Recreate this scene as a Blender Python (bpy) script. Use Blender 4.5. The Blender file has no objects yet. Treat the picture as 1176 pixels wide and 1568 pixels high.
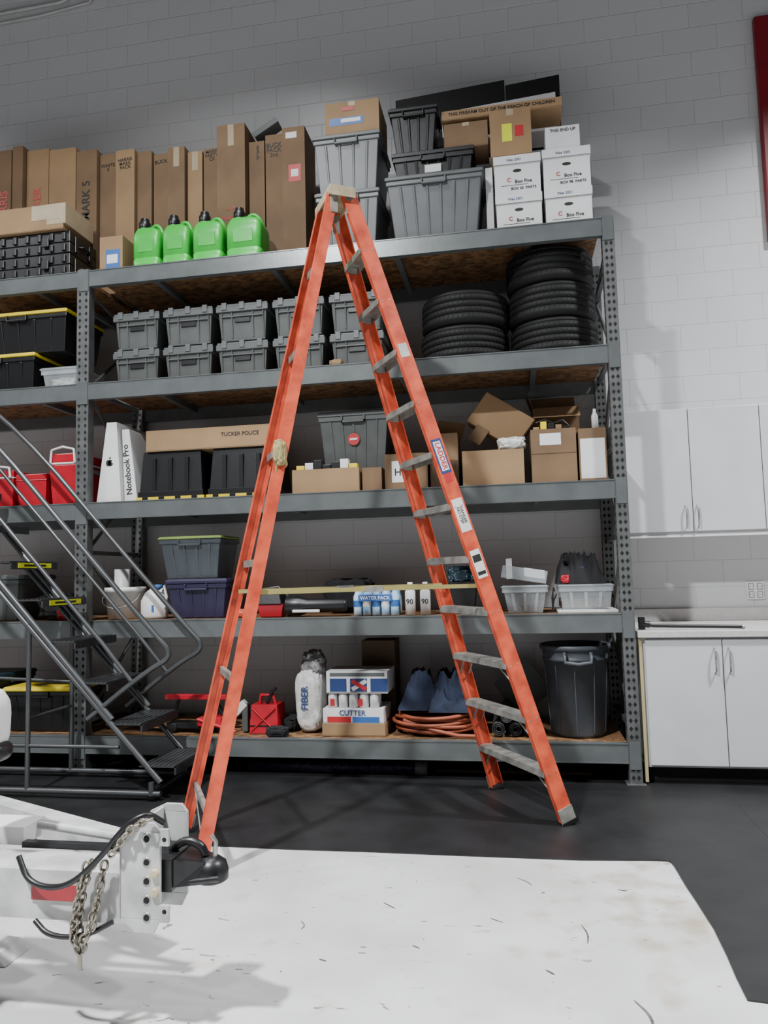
import bpy, math, random
from mathutils import Vector, Matrix, noise
random.seed(7)
C = bpy.context.scene.collection

# ------------------------------------------------------------------ materials
_m = {}
def mat(name, col, rough=0.6, metal=0.0, var=0.12, scale=6.0, bump=0.0, alpha=1.0, col2=None, spec=0.5):
    if name in _m: return _m[name]
    m = bpy.data.materials.new(name); m.use_nodes = True
    nt = m.node_tree; b = nt.nodes["Principled BSDF"]
    tc = nt.nodes.new("ShaderNodeTexCoord")
    n = nt.nodes.new("ShaderNodeTexNoise"); n.inputs["Scale"].default_value = scale; n.inputs["Detail"].default_value = 6
    nt.links.new(tc.outputs["Object"], n.inputs["Vector"])
    r = nt.nodes.new("ShaderNodeValToRGB")
    c2 = col2 if col2 else tuple(c*(1-var) for c in col)
    c1 = tuple(min(1, c*(1+var*0.5)) for c in col)
    r.color_ramp.elements[0].position = 0.35; r.color_ramp.elements[0].color = (*c2, 1)
    r.color_ramp.elements[1].position = 0.65; r.color_ramp.elements[1].color = (*c1, 1)
    nt.links.new(n.outputs["Fac"], r.inputs["Fac"]); nt.links.new(r.outputs["Color"], b.inputs["Base Color"])
    b.inputs["Roughness"].default_value = rough; b.inputs["Metallic"].default_value = metal
    b.inputs["Specular IOR Level"].default_value = spec
    if alpha < 1: b.inputs["Alpha"].default_value = alpha
    if bump > 0:
        bp = nt.nodes.new("ShaderNodeBump"); bp.inputs["Strength"].default_value = bump; bp.inputs["Distance"].default_value = 0.01
        n2 = nt.nodes.new("ShaderNodeTexNoise"); n2.inputs["Scale"].default_value = scale*5
        nt.links.new(tc.outputs["Object"], n2.inputs["Vector"])
        nt.links.new(n2.outputs["Fac"], bp.inputs["Height"]); nt.links.new(bp.outputs["Normal"], b.inputs["Normal"])
    _m[name] = m; return m

CARD = mat("cardboard", (0.17,0.102,0.052), 0.8, var=0.22, scale=3, bump=0.05)
CARD2 = mat("cardboard_light", (0.28,0.175,0.088), 0.8, var=0.15, scale=3, bump=0.05)
CARD3 = mat("cardboard_dark", (0.085,0.052,0.028), 0.8, var=0.15, scale=3)
TAPE = mat("packing_tape", (0.38,0.31,0.21), 0.25)
BLUE = mat("blue_tape", (0.03,0.11,0.34), 0.5)
BLACKP = mat("black_plastic", (0.006,0.006,0.007), 0.38, bump=0.05)
BLACKR = mat("black_rubber", (0.005,0.005,0.0055), 0.65, bump=0.1, scale=20, spec=0.3)
GRAYT = mat("gray_tote_plastic", (0.072,0.079,0.077), 0.5, scale=10)
GRAYT2 = mat("gray_tote_lid", (0.09,0.097,0.10), 0.45, scale=10)
GRAYL = mat("light_gray_tote", (0.11,0.118,0.124), 0.4)
GREEN = mat("green_plastic", (0.040,0.50,0.055), 0.35, var=0.2, scale=4)
WHITEB = mat("white_box_card", (0.66,0.66,0.67), 0.6, var=0.05)
WHITEP = mat("white_plastic", (0.66,0.66,0.65), 0.4, var=0.05)
REDP = mat("red_plastic", (0.42,0.007,0.02), 0.35)
REDINK = mat("red_ink", (0.45,0.015,0.02), 0.5)
INK = mat("black_ink", (0.01,0.01,0.01), 0.6)
NAVYINK = mat("navy_ink", (0.015,0.04,0.15), 0.6)
YEL = mat("yellow_plastic", (0.70,0.54,0.02), 0.4)
YELLBL = mat("yellow_label", (0.7,0.75,0.02), 0.5)
PURP = mat("purple_plastic", (0.022,0.018,0.052), 0.4)
CLEAR = mat("clear_plastic", (0.6,0.65,0.68), 0.2, alpha=0.35)
CLEARD = mat("dark_clear_plastic", (0.09,0.105,0.12), 0.25, alpha=0.6)
LIME = mat("lime_lid", (0.24,0.34,0.08), 0.4)
STEEL = mat("shelf_steel", (0.135,0.148,0.150), 0.28, metal=0.3, var=0.12, scale=8, bump=0.02)
STEELD = mat("post_steel", (0.13,0.135,0.135), 0.4, metal=0.4, var=0.2, scale=12)
HOLE = mat("post_hole", (0.005,0.005,0.005), 0.9)
DARKST = mat("stair_steel", (0.085,0.088,0.092), 0.32, metal=0.5)
TREAD = mat("tread_steel", (0.045,0.047,0.05), 0.5, metal=0.5, bump=0.4, scale=25)
ORANGE = mat("orange_fiberglass", (0.57,0.088,0.038), 0.45, var=0.35, scale=11, col2=(0.42,0.048,0.020), bump=0.06)
ALU = mat("aluminium", (0.38,0.37,0.34), 0.42, metal=0.6, var=0.35, scale=14)
CAPM = mat("ladder_cap_metal", (0.5,0.42,0.27), 0.5, metal=0.2, var=0.3, scale=14)
OLIVE = mat("olive_strap", (0.30,0.26,0.09), 0.5)
WPAINT = mat("white_trailer_paint", (0.46,0.46,0.455), 0.3, var=0.28, scale=9)
GALV = mat("galvanised", (0.45,0.45,0.44), 0.35, metal=0.8, var=0.3, scale=30)
CHAINM = mat("chain_zinc", (0.30,0.27,0.22), 0.35, metal=0.9)
CAB = mat("cabinet_laminate", (0.54,0.54,0.555), 0.35, var=0.03)
COUNTER = mat("countertop", (0.52,0.50,0.49), 0.35, var=0.08, scale=40)
WOODE = mat("edge_band", (0.45,0.38,0.2), 0.5)
NAVY = mat("navy_fabric", (0.018,0.026,0.055), 0.9, var=0.4, scale=8, bump=0.3)
BLKFAB = mat("black_fabric", (0.010,0.010,0.012), 0.9, var=0.4, scale=8, bump=0.3)
HOSE = mat("orange_hose", (0.28,0.065,0.028), 0.5)
CANG = mat("trash_can_gray", (0.065,0.075,0.087), 0.5, bump=0.1)
REDPAINT = mat("red_panel_paint", (0.20,0.008,0.015), 0.4)
BAGW = mat("white_bag", (0.62,0.62,0.60), 0.5, var=0.25, scale=18, bump=0.4)
WATER = mat("water_pack", (0.2,0.42,0.65), 0.2, var=0.5, scale=18, col2=(0.55,0.65,0.74))

def osb():
    m = bpy.data.materials.new("osb_board"); m.use_nodes = True; nt = m.node_tree; b = nt.nodes["Principled BSDF"]
    tc = nt.nodes.new("ShaderNodeTexCoord"); mp = nt.nodes.new("ShaderNodeMapping"); mp.inputs["Scale"].default_value = (22,34,22)
    v = nt.nodes.new("ShaderNodeTexVoronoi"); v.inputs["Scale"].default_value = 1.0
    nt.links.new(tc.outputs["Object"], mp.inputs["Vector"]); nt.links.new(mp.outputs[0], v.inputs["Vector"])
    r = nt.nodes.new("ShaderNodeValToRGB")
    r.color_ramp.elements[0].color = (0.075,0.035,0.014,1); r.color_ramp.elements[1].color = (0.28,0.145,0.062,1)
    sp = nt.nodes.new("ShaderNodeSeparateColor"); nt.links.new(v.outputs["Color"], sp.inputs[0])
    nt.links.new(sp.outputs[0], r.inputs["Fac"]); nt.links.new(r.outputs[0], b.inputs["Base Color"]); b.inputs["Roughness"].default_value = 0.7
    return m
OSB = osb()

def block_wall(name, swap=False, k=1.0):
    m = bpy.data.materials.new(name); m.use_nodes = True; nt = m.node_tree; b = nt.nodes["Principled BSDF"]
    tc = nt.nodes.new("ShaderNodeTexCoord"); s = nt.nodes.new("ShaderNodeSeparateXYZ"); c = nt.nodes.new("ShaderNodeCombineXYZ")
    nt.links.new(tc.outputs["Object"], s.inputs[0])
    nt.links.new(s.outputs["Y" if swap else "X"], c.inputs["X"]); nt.links.new(s.outputs["Z"], c.inputs["Y"])
    br = nt.nodes.new("ShaderNodeTexBrick"); nt.links.new(c.outputs[0], br.inputs["Vector"])
    br.inputs["Scale"].default_value = 1.0; br.inputs["Brick Width"].default_value = 0.406; br.inputs["Row Height"].default_value = 0.203
    br.inputs["Mortar Size"].default_value = 0.004; br.inputs["Mortar Smooth"].default_value = 0.6
    br.inputs["Color1"].default_value = (0.545*k,0.545*k,0.555*k,1); br.inputs["Color2"].default_value = (0.53*k,0.53*k,0.54*k,1); br.inputs["Mortar"].default_value = (0.48*k,0.48*k,0.49*k,1)
    nt.links.new(br.outputs["Color"], b.inputs["Base Color"]); b.inputs["Roughness"].default_value = 0.4
    inv = nt.nodes.new("ShaderNodeMath"); inv.operation = 'SUBTRACT'; inv.inputs[0].default_value = 1.0; nt.links.new(br.outputs["Fac"], inv.inputs[1])
    n = nt.nodes.new("ShaderNodeTexNoise"); n.inputs["Scale"].default_value = 35; n.inputs["Detail"].default_value = 5; nt.links.new(tc.outputs["Object"], n.inputs["Vector"])
    mx = nt.nodes.new("ShaderNodeMath"); mx.operation = 'MULTIPLY_ADD'; mx.inputs[1].default_value = 0.25
    nt.links.new(n.outputs["Fac"], mx.inputs[0]); nt.links.new(inv.outputs[0], mx.inputs[2])
    bp = nt.nodes.new("ShaderNodeBump"); bp.inputs["Strength"].default_value = 0.5; bp.inputs["Distance"].default_value = 0.006
    nt.links.new(mx.outputs[0], bp.inputs["Height"]); nt.links.new(bp.outputs[0], b.inputs["Normal"])
    return m

def floor_mat():
    m = bpy.data.materials.new("painted_concrete_floor"); m.use_nodes = True; nt = m.node_tree; b = nt.nodes["Principled BSDF"]
    L = nt.links.new
    tc = nt.nodes.new("ShaderNodeTexCoord")
    n = nt.nodes.new("ShaderNodeTexNoise"); n.inputs["Scale"].default_value = 1.6; n.inputs["Detail"].default_value = 8; L(tc.outputs["Object"], n.inputs["Vector"])
    r = nt.nodes.new("ShaderNodeValToRGB"); r.color_ramp.elements[0].position = 0.3; r.color_ramp.elements[0].color = (0.43,0.43,0.415,1)
    r.color_ramp.elements[1].position = 0.6; r.color_ramp.elements[1].color = (0.58,0.58,0.585,1); L(n.outputs["Fac"], r.inputs["Fac"])
    mp = nt.nodes.new("ShaderNodeMapping"); mp.inputs["Rotation"].default_value = (0,0,0.9); mp.inputs["Scale"].default_value = (9,26,1)
    L(tc.outputs["Object"], mp.inputs["Vector"])
    n2 = nt.nodes.new("ShaderNodeTexNoise"); n2.inputs["Scale"].default_value = 1.0; n2.inputs["Detail"].default_value = 3; n2.inputs["Distortion"].default_value = 1.5; L(mp.outputs[0], n2.inputs["Vector"])
    r2 = nt.nodes.new("ShaderNodeValToRGB"); r2.color_ramp.elements[0].position = 0.69; r2.color_ramp.elements[0].color = (0,0,0,1)
    r2.color_ramp.elements[1].position = 0.71; r2.color_ramp.elements[1].color = (0.85,0.85,0.85,1); L(n2.outputs["Fac"], r2.inputs["Fac"])
    mx = nt.nodes.new("ShaderNodeMix"); mx.data_type = 'RGBA'; L(r2.outputs[0], mx.inputs[0]); L(r.outputs[0], mx.inputs[6]); mx.inputs[7].default_value = (0.12,0.115,0.10,1)
    n3 = nt.nodes.new("ShaderNodeTexNoise"); n3.inputs["Scale"].default_value = 5.5; n3.inputs["Detail"].default_value = 5; L(tc.outputs["Object"], n3.inputs["Vector"])
    vd = nt.nodes.new("ShaderNodeVectorMath"); vd.operation = 'DISTANCE'; vd.inputs[1].default_value = (0.55,3.2,0); L(tc.outputs["Object"], vd.inputs[0])
    mr = nt.nodes.new("ShaderNodeMapRange"); mr.inputs[1].default_value = 0.0; mr.inputs[2].default_value = 0.8; mr.inputs[3].default_value = 0.24; mr.inputs[4].default_value = 0.0
    L(vd.outputs["Value"], mr.inputs[0])
    ad = nt.nodes.new("ShaderNodeMath"); ad.operation = 'ADD'; L(n3.outputs["Fac"], ad.inputs[0]); L(mr.outputs[0], ad.inputs[1])
    r3 = nt.nodes.new("ShaderNodeValToRGB"); r3.color_ramp.elements[0].position = 0.63; r3.color_ramp.elements[0].color = (0,0,0,1)
    r3.color_ramp.elements[1].position = 0.86; r3.color_ramp.elements[1].color = (0.75,0.75,0.75,1); L(ad.outputs[0], r3.inputs["Fac"])
    m2 = nt.nodes.new("ShaderNodeMix"); m2.data_type = 'RGBA'; L(r3.outputs[0], m2.inputs[0]); L(mx.outputs[2], m2.inputs[6]); m2.inputs[7].default_value = (0.30,0.235,0.13,1)
    L(m2.outputs[2], b.inputs["Base Color"]); b.inputs["Roughness"].default_value = 0.3
    bp = nt.nodes.new("ShaderNodeBump"); bp.inputs["Strength"].default_value = 0.12; bp.inputs["Distance"].default_value = 0.01; L(n.outputs["Fac"], bp.inputs["Height"]); L(bp.outputs[0], b.inputs["Normal"])
    return m

# ------------------------------------------------------------------ mesh builder
class M:
    def __init__(s, name): s.n = name; s.v = []; s.f = []; s.mi = []; s.sm = []; s.mats = []
    def add(s, vs, fs, m, smooth=False):
        if m not in s.mats: s.mats.append(m)
        i = s.mats.index(m); o = len(s.v)
        s.v += [Vector(v) for v in vs]
        for f in fs: s.f.append([o+k for k in f]); s.mi.append(i); s.sm.append(smooth)
    def hexa(s, b, t, m):
        s.add(list(b)+list(t), [(3,2,1,0),(4,5,6,7),(0,1,5,4),(1,2,6,5),(2,3,7,6),(3,0,4,7)], m)
    def box(s, x0,x1,y0,y1,z0,z1, m):
        s.hexa([(x0,y0,z0),(x1,y0,z0),(x1,y1,z0),(x0,y1,z0)], [(x0,y0,z1),(x1,y0,z1),(x1,y1,z1),(x0,y1,z1)], m)
    def taper(s, x0,x1,y0,y1,z0,z1,t, m):
        s.hexa([(x0+t,y0+t,z0),(x1-t,y0+t,z0),(x1-t,y1-t,z0),(x0+t,y1-t,z0)], [(x0,y0,z1),(x1,y0,z1),(x1,y1,z1),(x0,y1,z1)], m)
    def obox(s, c, ax, ay, az, m):
        c, ax, ay, az = Vector(c), Vector(ax), Vector(ay), Vector(az)
        s.hexa([c-ax-ay-az, c+ax-ay-az, c+ax+ay-az, c-ax+ay-az], [c-ax-ay+az, c+ax-ay+az, c+ax+ay+az, c-ax+ay+az], m)
    def tube(s, pts, r, m, seg=10, closed=False):
        pts = [Vector(p) for p in pts]; n = len(pts); vs = []; fs = []; up = None
        for i, p in enumerate(pts):
            if closed: d = (pts[(i+1)%n]-pts[i-1])
            else: d = (pts[min(i+1,n-1)]-pts[max(i-1,0)])
            d.normalize()
            if up is None:
                up = Vector((0,0,1)) if abs(d.z) < 0.9 else Vector((1,0,0))
            a = d.cross(up).normalized(); up = a.cross(d).normalized()
            for k in range(seg):
                t = 2*math.pi*k/seg; vs.append(p+a*math.cos(t)*r+up*math.sin(t)*r)
        for i in range(n if closed else n-1):
            j = (i+1)%n
            for k in range(seg):
                l = (k+1)%seg; fs.append((i*seg+k, i*seg+l, j*seg+l, j*seg+k))
        s.add(vs, fs, m, True)
        if not closed:
            s.add(vs[:seg], [tuple(range(seg))[::-1]], m); s.add(vs[-seg:], [tuple(range(seg))], m)
    def lathe(s, c, prof, m, seg=32, ax='z', sx=1, sy=1):
        vs = []; fs = []; n = len(prof)
        for r, z in prof:
            for k in range(seg):
                t = 2*math.pi*k/seg; x, y = r*math.cos(t)*sx, r*math.sin(t)*sy
                if ax == 'z': q = (x, y, z)
                elif ax == 'x': q = (z, x, y)
                else: q = (x, z, y)
                vs.append((c[0]+q[0], c[1]+q[1], c[2]+q[2]))
        for i in range(n-1):
            for k in range(seg):
                l = (k+1)%seg; fs.append((i*seg+k, i*seg+l, (i+1)*seg+l, (i+1)*seg+k))
        s.add(vs, fs, m, True)
    def lump(s, c, rx, ry, h, m, amp=0.25, fr=3.0, seed=0, seg=64, rings=36, pw=0.6):
        vs = []; fs = []
        amp = min(amp, 0.30)
        for i in range(rings+1):
            ph = math.pi*i/rings
            for k in range(seg):
                t = 2*math.pi*k/seg
                d = Vector((math.sin(ph)*math.cos(t), math.sin(ph)*math.sin(t), math.cos(ph)))
                q = Vector([math.copysign(abs(a)**pw, a) for a in d])
                o_ = Vector((seed*7.3,seed*1.7,0))
                w_ = abs(noise.noise(d*fr*1.3+o_))*2
                f = 1-amp*0.5+amp*(noise.noise(d*fr*0.6+o_)*0.8+ (1-w_)*0.6)
                if i in (0,rings): f = 1-amp*0.3
                p = Vector((max(-1,min(1,q.x*f))*rx, max(-1,min(1,q.y*f))*ry, max(0.0, min(1,(q.z*f+1)*0.5)*h)))
                vs.append(Vector(c)+p)
        for i in range(rings):
            for k in range(seg):
                l = (k+1)%seg; fs.append((i*seg+k, (i+1)*seg+k, (i+1)*seg+l, i*seg+l))
        s.add(vs, fs, m, True)
    def drape(s, x0,x1,y0,y1,z0,zt, m, seed=0, n=48):
        # cloth thrown over something: heightfield with deep folds, edges fall to z0
        vs=[]; fs=[]
        for j in range(n+1):
            for i in range(n+1):
                u=i/n; v=j/n
                e=min(u,1-u,v,1-v)*2
                x=x0+(x1-x0)*u+0.015*noise.noise(Vector((u*6,v*6,seed)))*min(1,e*4); y=y0+(y1-y0)*v
                prof=(1-(1-min(1,e*2.2))**2.2)
                fold=abs(noise.noise(Vector((u*5+0.8*v+seed,v*2.2,seed*3.1))))*1.5+0.5*abs(noise.noise(Vector((u*13,v*5,seed+9))))
                z=z0+(zt-z0)*prof*(1.0-0.55*min(1,fold))
                vs.append((x,y,max(z0,z)))
        for j in range(n):
            for i in range(n):
                a=j*(n+1)+i; fs.append((a,a+1,a+n+2,a+n+1))
        s.add(vs,fs,m,True)
        s.add([(x0,y0,z0),(x1,y0,z0),(x1,y1,z0),(x0,y1,z0)],[(3,2,1,0)],m)
    def done(s, bevel=0.003, rot=0.0, seg=2):
        xs=[v.x for v in s.v]; ys=[v.y for v in s.v]; zs=[v.z for v in s.v]
        o = Vector(((min(xs)+max(xs))/2, (min(ys)+max(ys))/2, min(zs)))
        me = bpy.data.meshes.new(s.n); me.from_pydata([v-o for v in s.v], [], s.f)
        for m in s.mats: me.materials.append(m)
        for p, i, sm in zip(me.polygons, s.mi, s.sm): p.material_index = i; p.use_smooth = sm
        me.update()
        ob = bpy.data.objects.new(s.n, me); ob.location = o; ob.rotation_euler[2] = rot; C.objects.link(ob)
        if bevel:
            b = ob.modifiers.new("bevel", 'BEVEL'); b.width = bevel; b.segments = seg; b.limit_method = 'ANGLE'; b.angle_limit = math.radians(50)
        return ob

def text(par, body, pos, size, m, X=(1,0,0), Y=(0,0,1), ext=0.0006, sx=1.0):
    c = bpy.data.curves.new("lettering", 'FONT'); c.body = body; c.size = size; c.extrude = ext; c.offset = size*0.012; c.materials.append(m)
    c.align_x = 'CENTER'; c.align_y = 'CENTER'; c.space_line = 0.85
    ob = bpy.data.objects.new("lettering", c); C.objects.link(ob)
    X = Vector(X).normalized(); Y = Vector(Y).normalized(); Z = X.cross(Y)
    mt = Matrix((X*sx, Y, Z)).transposed().to_4x4(); mt.translation = Vector(pos)
    ob.parent = par; ob.matrix_parent_inverse = Matrix.Identity(4)
    ob.matrix_local = Matrix.Translation(par.location).inverted() @ mt
    return ob
UPX, UPY = (0,0,1), (-1,0,0)
def rnd(pts,k=4):
    p=[Vector(q) for q in pts]
    for _ in range(k):
        q=[p[0]]
        for a,b_ in zip(p[:-1],p[1:]): q+= [a*0.75+b_*0.25, a*0.25+b_*0.75]
        q.append(p[-1]); p=q
    return p

# ------------------------------------------------------------------ room
YW = 5.95
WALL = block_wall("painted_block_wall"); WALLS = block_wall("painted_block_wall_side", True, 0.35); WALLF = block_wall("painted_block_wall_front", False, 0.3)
o = M("wall_back"); o.box(-9,6,YW,YW+0.2,0,7.6,WALL); o.done(0)
o = M("wall_left"); o.box(-9.2,-9,-7,YW,0,7.6,WALLS); o.done(0)
o = M("wall_right"); o.box(6,6.2,-7,YW,0,7.6,WALLS); o.done(0)
o = M("wall_front"); o.box(-9,6,-7.2,-7,0,7.6,WALLF); o.done(0)
o = M("ceiling"); o.box(-9.2,6.2,-7.2,YW+0.2,7.6,7.8,mat("ceiling_paint",(0.08,0.08,0.085),0.8)); o.done(0)
fm = floor_mat()
me = bpy.data.meshes.new("floor"); me.from_pydata([(-9.2,-7.2,0),(6.2,-7.2,0),(6.2,6.15,0),(-9.2,6.15,0)],[],[(0,1,2,3)]); me.materials.append(fm)
fo = bpy.data.objects.new("floor", me); C.objects.link(fo)
SC = mat("scuff_rubber",(0.10,0.098,0.09),0.7,var=0.6,scale=30)
o = M("floor_scuff_marks")
def scuff(pts,w):
    p=rnd([(a,b,0.0012) for a,b in pts],3); vs=[];n_=len(p)
    for i,q in enumerate(p):
        d=(p[min(i+1,n_-1)]-p[max(i-1,0)]).normalized(); s_=Vector((-d.y,d.x,0))*w*math.sin(math.pi*(i+0.5)/n_)
        vs+=[q-s_,q+s_]
    o.add(vs,[(2*i,2*i+1,2*i+3,2*i+2) for i in range(n_-1)],SC)
for pts,w in (([(0.20,3.08),(0.22,3.0),(0.21,2.93)],0.0035),([(0.32,2.58),(0.36,2.50),(0.355,2.42)],0.005),([(-0.05,3.50),(0.0,3.46),(0.02,3.42)],0.0025),([(0.05,2.73),(0.08,2.70)],0.004),([(-0.60,3.18),(-0.54,3.13)],0.003),([(-0.9,2.98),(-0.87,2.94),(-0.88,2.91)],0.0025),([(-0.15,3.09),(-0.10,3.06)],0.003),([(-0.43,2.84),(-0.40,2.82)],0.004),([(0.38,3.42),(0.42,3.41)],0.004),([(-0.75,2.7),(-0.72,2.69)],0.004)): scuff(pts,w)
o.done(0)

# rubber mat, L-shaped
MATB = mat("rubber_mat_black", (0.010,0.010,0.011), 0.5, var=0.4, scale=4, bump=0.15)
o = M("rubber_floor_mat")
def wob(a, amp=0.006): return a+random.uniform(-amp, amp)
edge = [(-8.9,3.72)]
x = -8.5
while x < 0.5: edge.append((x, wob(3.715+0.02*(x+1.6)/2.2,0.004))); x += 0.35
edge += [(0.62,3.765),(0.662,3.755),(0.668,3.70),(0.672,3.5),(0.682,3.3),(0.690,3.1),(0.684,2.9),(0.675,2.75),(0.672,2.62),(1.0,2.58),(3.9,2.56),(3.9,5.94),(-8.9,5.94)]
n = len(edge)
o.add([(a,b,0.001) for a,b in edge]+[(a,b,0.006) for a,b in edge], [tuple(range(n,2*n))]+[(i,(i+1)%n,n+(i+1)%n,n+i) for i in range(n)], MATB)
o.box(-8.9,3.9,4.84,4.845,0.0055,0.0062,HOLE); o.box(1.20,1.205,2.6,4.84,0.0055,0.0062,HOLE)
o.done(0)

CON = mat("conduit",(0.4,0.4,0.4),0.4)
o = M("electrical_conduit")
o.tube([(-8.9,YW-0.03,6.72),(-4.0,YW-0.03,6.80),(-3.9,YW-0.03,6.83),(-3.85,YW-0.03,6.92),(-3.85,YW-0.03,7.6)],0.016,CON)
o.tube([(-8.9,YW-0.03,6.62),(-4.2,YW-0.03,6.70),(-3.7,YW-0.03,6.75),(-3.62,YW-0.03,6.85),(-3.62,YW-0.03,7.6)],0.012,CON)
o.done(0)
o = M("trim_1"); o.box(2.01,2.14,YW-0.06,YW,3.84,5.66,REDPAINT); o.box(2.14,3.8,YW-0.06,YW,5.50,5.66,REDPAINT); o.box(2.14,3.8,YW-0.04,YW,3.84,5.50,REDPAINT); o.done(0.015)
o = M("wall_outlet"); o.box(1.70,1.82,YW-0.012,YW,1.12,1.25,WHITEP)
for ox in (1.73,1.79):
    for oz in (1.155,1.215):
        o.box(ox-0.018,ox+0.018,YW-0.016,YW-0.011,oz-0.023,oz+0.023,GRAYT); o.box(ox-0.015,ox+0.015,YW-0.0165,YW-0.011,oz-0.02,oz+0.02,WHITEP)
        o.box(ox-0.008,ox-0.005,YW-0.017,YW-0.015,oz-0.008,oz+0.008,INK); o.box(ox+0.005,ox+0.008,YW-0.017,YW-0.015,oz-0.008,oz+0.008,INK)
o.done(0.001)

# ------------------------------------------------------------------ shelving
Z = [0.262,1.088,1.958,2.862,3.737]
YF, YB = 5.0, 5.90
o = M("steel_shelving_rack")
def post(x0,x1,y0,front=True):
    y1 = y0+0.075
    o.box(x0,x1,y0,y0+0.004,0.007,3.737,STEELD)
    o.box(x0,x0+0.004,y0+0.004,y1,0.007,3.737,STEELD); o.box(x1-0.004,x1,y0+0.004,y1,0.007,3.737,STEELD)
    z = 0.05
    while z < 3.70:
        for hx in (x0+0.024, x1-0.024):
            o.hexa([(hx-0.012,y0-0.0008,z),(hx,y0-0.0008,z-0.017),(hx,y0+0.001,z-0.017),(hx-0.012,y0+0.001,z)],[(hx,y0-0.0008,z+0.017),(hx+0.012,y0-0.0008,z),(hx+0.012,y0+0.001,z),(hx,y0+0.001,z+0.017)],HOLE)
        if not front or x0>0: o.box(x0-0.0008,x0+0.001,y0+0.025,y0+0.05,z-0.012,z+0.012,HOLE)
        z += 0.0508
    if front:
        for lz in Z: o.box(x0+0.006,x1-0.006,y0-0.006,y0,lz-0.16,lz+0.01,STEEL)
def bay(xa, xb):
    for z in Z:
        for (y0,y1) in ((YF,YF+0.045),(YB-0.045,YB)):
            o.box(xa,xb,y0,y1,z-0.125,z,STEEL)
            o.box(xa,xb,y0-0.004 if y0==YF else y0,y1,z-0.006,z+0.001,STEEL)
        o.box(xa,xb,YF-0.003,YF,z-0.125,z-0.118,STEEL)
        o.box(xa,xb,YF+0.046,YB-0.046,z-0.03,z-0.002,OSB)
        k = xa+0.47
        while k < xb-0.2:
            o.box(k-0.02,k+0.02,YF+0.046,YB-0.046,z-0.075,z-0.031,STEEL); k += 0.94
posts = [(-7.03,-6.93),(-3.205,-3.105),(0.665,0.745)]
for a,b in posts:
    post(a,b,YF); post(a,b,YB-0.075,False)
    m_ = (a+b)/2
    zz = 0.35; s_ = 1
    while zz < 3.5:
        o.box(m_-0.015,m_+0.015,YF+0.07,YB-0.07,zz-0.015,zz+0.015,STEELD)
        o.tube([(m_,YF+0.07,zz),(m_,YB-0.07,min(zz+0.6,3.6))] if s_>0 else [(m_,YB-0.07,zz),(m_,YF+0.07,min(zz+0.6,3.6))],0.014,STEELD,6)
        zz += 0.62; s_ = -s_
    o.box(a-0.02,b+0.02,YF-0.02,YF+0.09,0.007,0.012,STEELD)
bay(-3.105,0.665); bay(-6.93,-3.205)
o.done(0)
G = 0.002

# ------------------------------------------------------------------ generic contents
def carton(name,x0,x1,y0,y1,z0,z1,m=CARD,tape=TAPE,rot=0,done=True):
    o = M(name)
    o.box(x0,x1,y0,y1,z0,z1,m)
    xm = (x0+x1)/2; w = min(0.025,(x1-x0)*0.2)
    o.box(x0+0.001,x1-0.001,(y0+y1)/2-0.001,(y0+y1)/2+0.001,z1,z1+0.0008,CARD3)
    if tape:
        o.box(xm-w,xm+w,y0-0.0008,y0,z1-0.35*(z1-z0)*0.4,z1,tape); o.box(xm-w,xm+w,y0,y1,z1,z1+0.0008,tape)
    o.box(x0+0.001,x1-0.001,y0-0.0006,y0,z0+0.004,z0+0.007,CARD3)
    if done: return o.done(0.003,rot)
    return o

def tote(name,x0,x1,y0,y1,z0,z1,m,lid=None,t=0.03,ribs=4,lidh=0.035,handle=True):
    o = M(name); lid = lid or m
    zb = z1-lidh
    o.taper(x0+0.015,x1-0.015,y0+0.015,y1-0.015,z0,zb,t,m)
    o.box(x0+0.008,x1-0.008,y0+0.008,y1-0.008,zb-0.035,zb,m)
    W = x1-x0
    for i in range(ribs):
        fx = (i+0.5)/ribs*0.86+0.07
        xb = x0+0.015+t+(W-0.03-2*t)*fx; xt = x0+0.015+(W-0.03)*fx
        rw = 0.010
        o.hexa([(xb-rw,y0+0.012+t,z0+0.01),(xb+rw,y0+0.012+t,z0+0.01),(xb+rw,y0+0.03+t,z0+0.01),(xb-rw,y0+0.03+t,z0+0.01)],
               [(xt-rw,y0+0.010,zb-0.04),(xt+rw,y0+0.010,zb-0.04),(xt+rw,y0+0.03,zb-0.04),(xt-rw,y0+0.03,zb-0.04)],m)
    o.box(x0,x1,y0,y1,zb,z1-0.008,lid)
    o.taper(x0+0.012,x1-0.012,y0+0.012,y1-0.012,z1-0.008,z1,-0.008,lid)
    if handle:
        xm = (x0+x1)/2; hw = min(0.09,W*0.22)
        o.box(xm-hw,xm+hw,y0-0.008,y0+0.01,zb-0.05,zb-0.034,m); o.box(xm-hw,xm-hw+0.012,y0-0.008,y0+0.01,zb-0.05,zb,m); o.box(xm+hw-0.012,xm+hw,y0-0.008,y0+0.01,zb-0.05,zb,m)
        ym=(y0+y1)/2; o.box(x1-0.010,x1+0.006,ym-0.08,ym+0.08,zb-0.045,zb-0.03,m)
    return o

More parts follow.
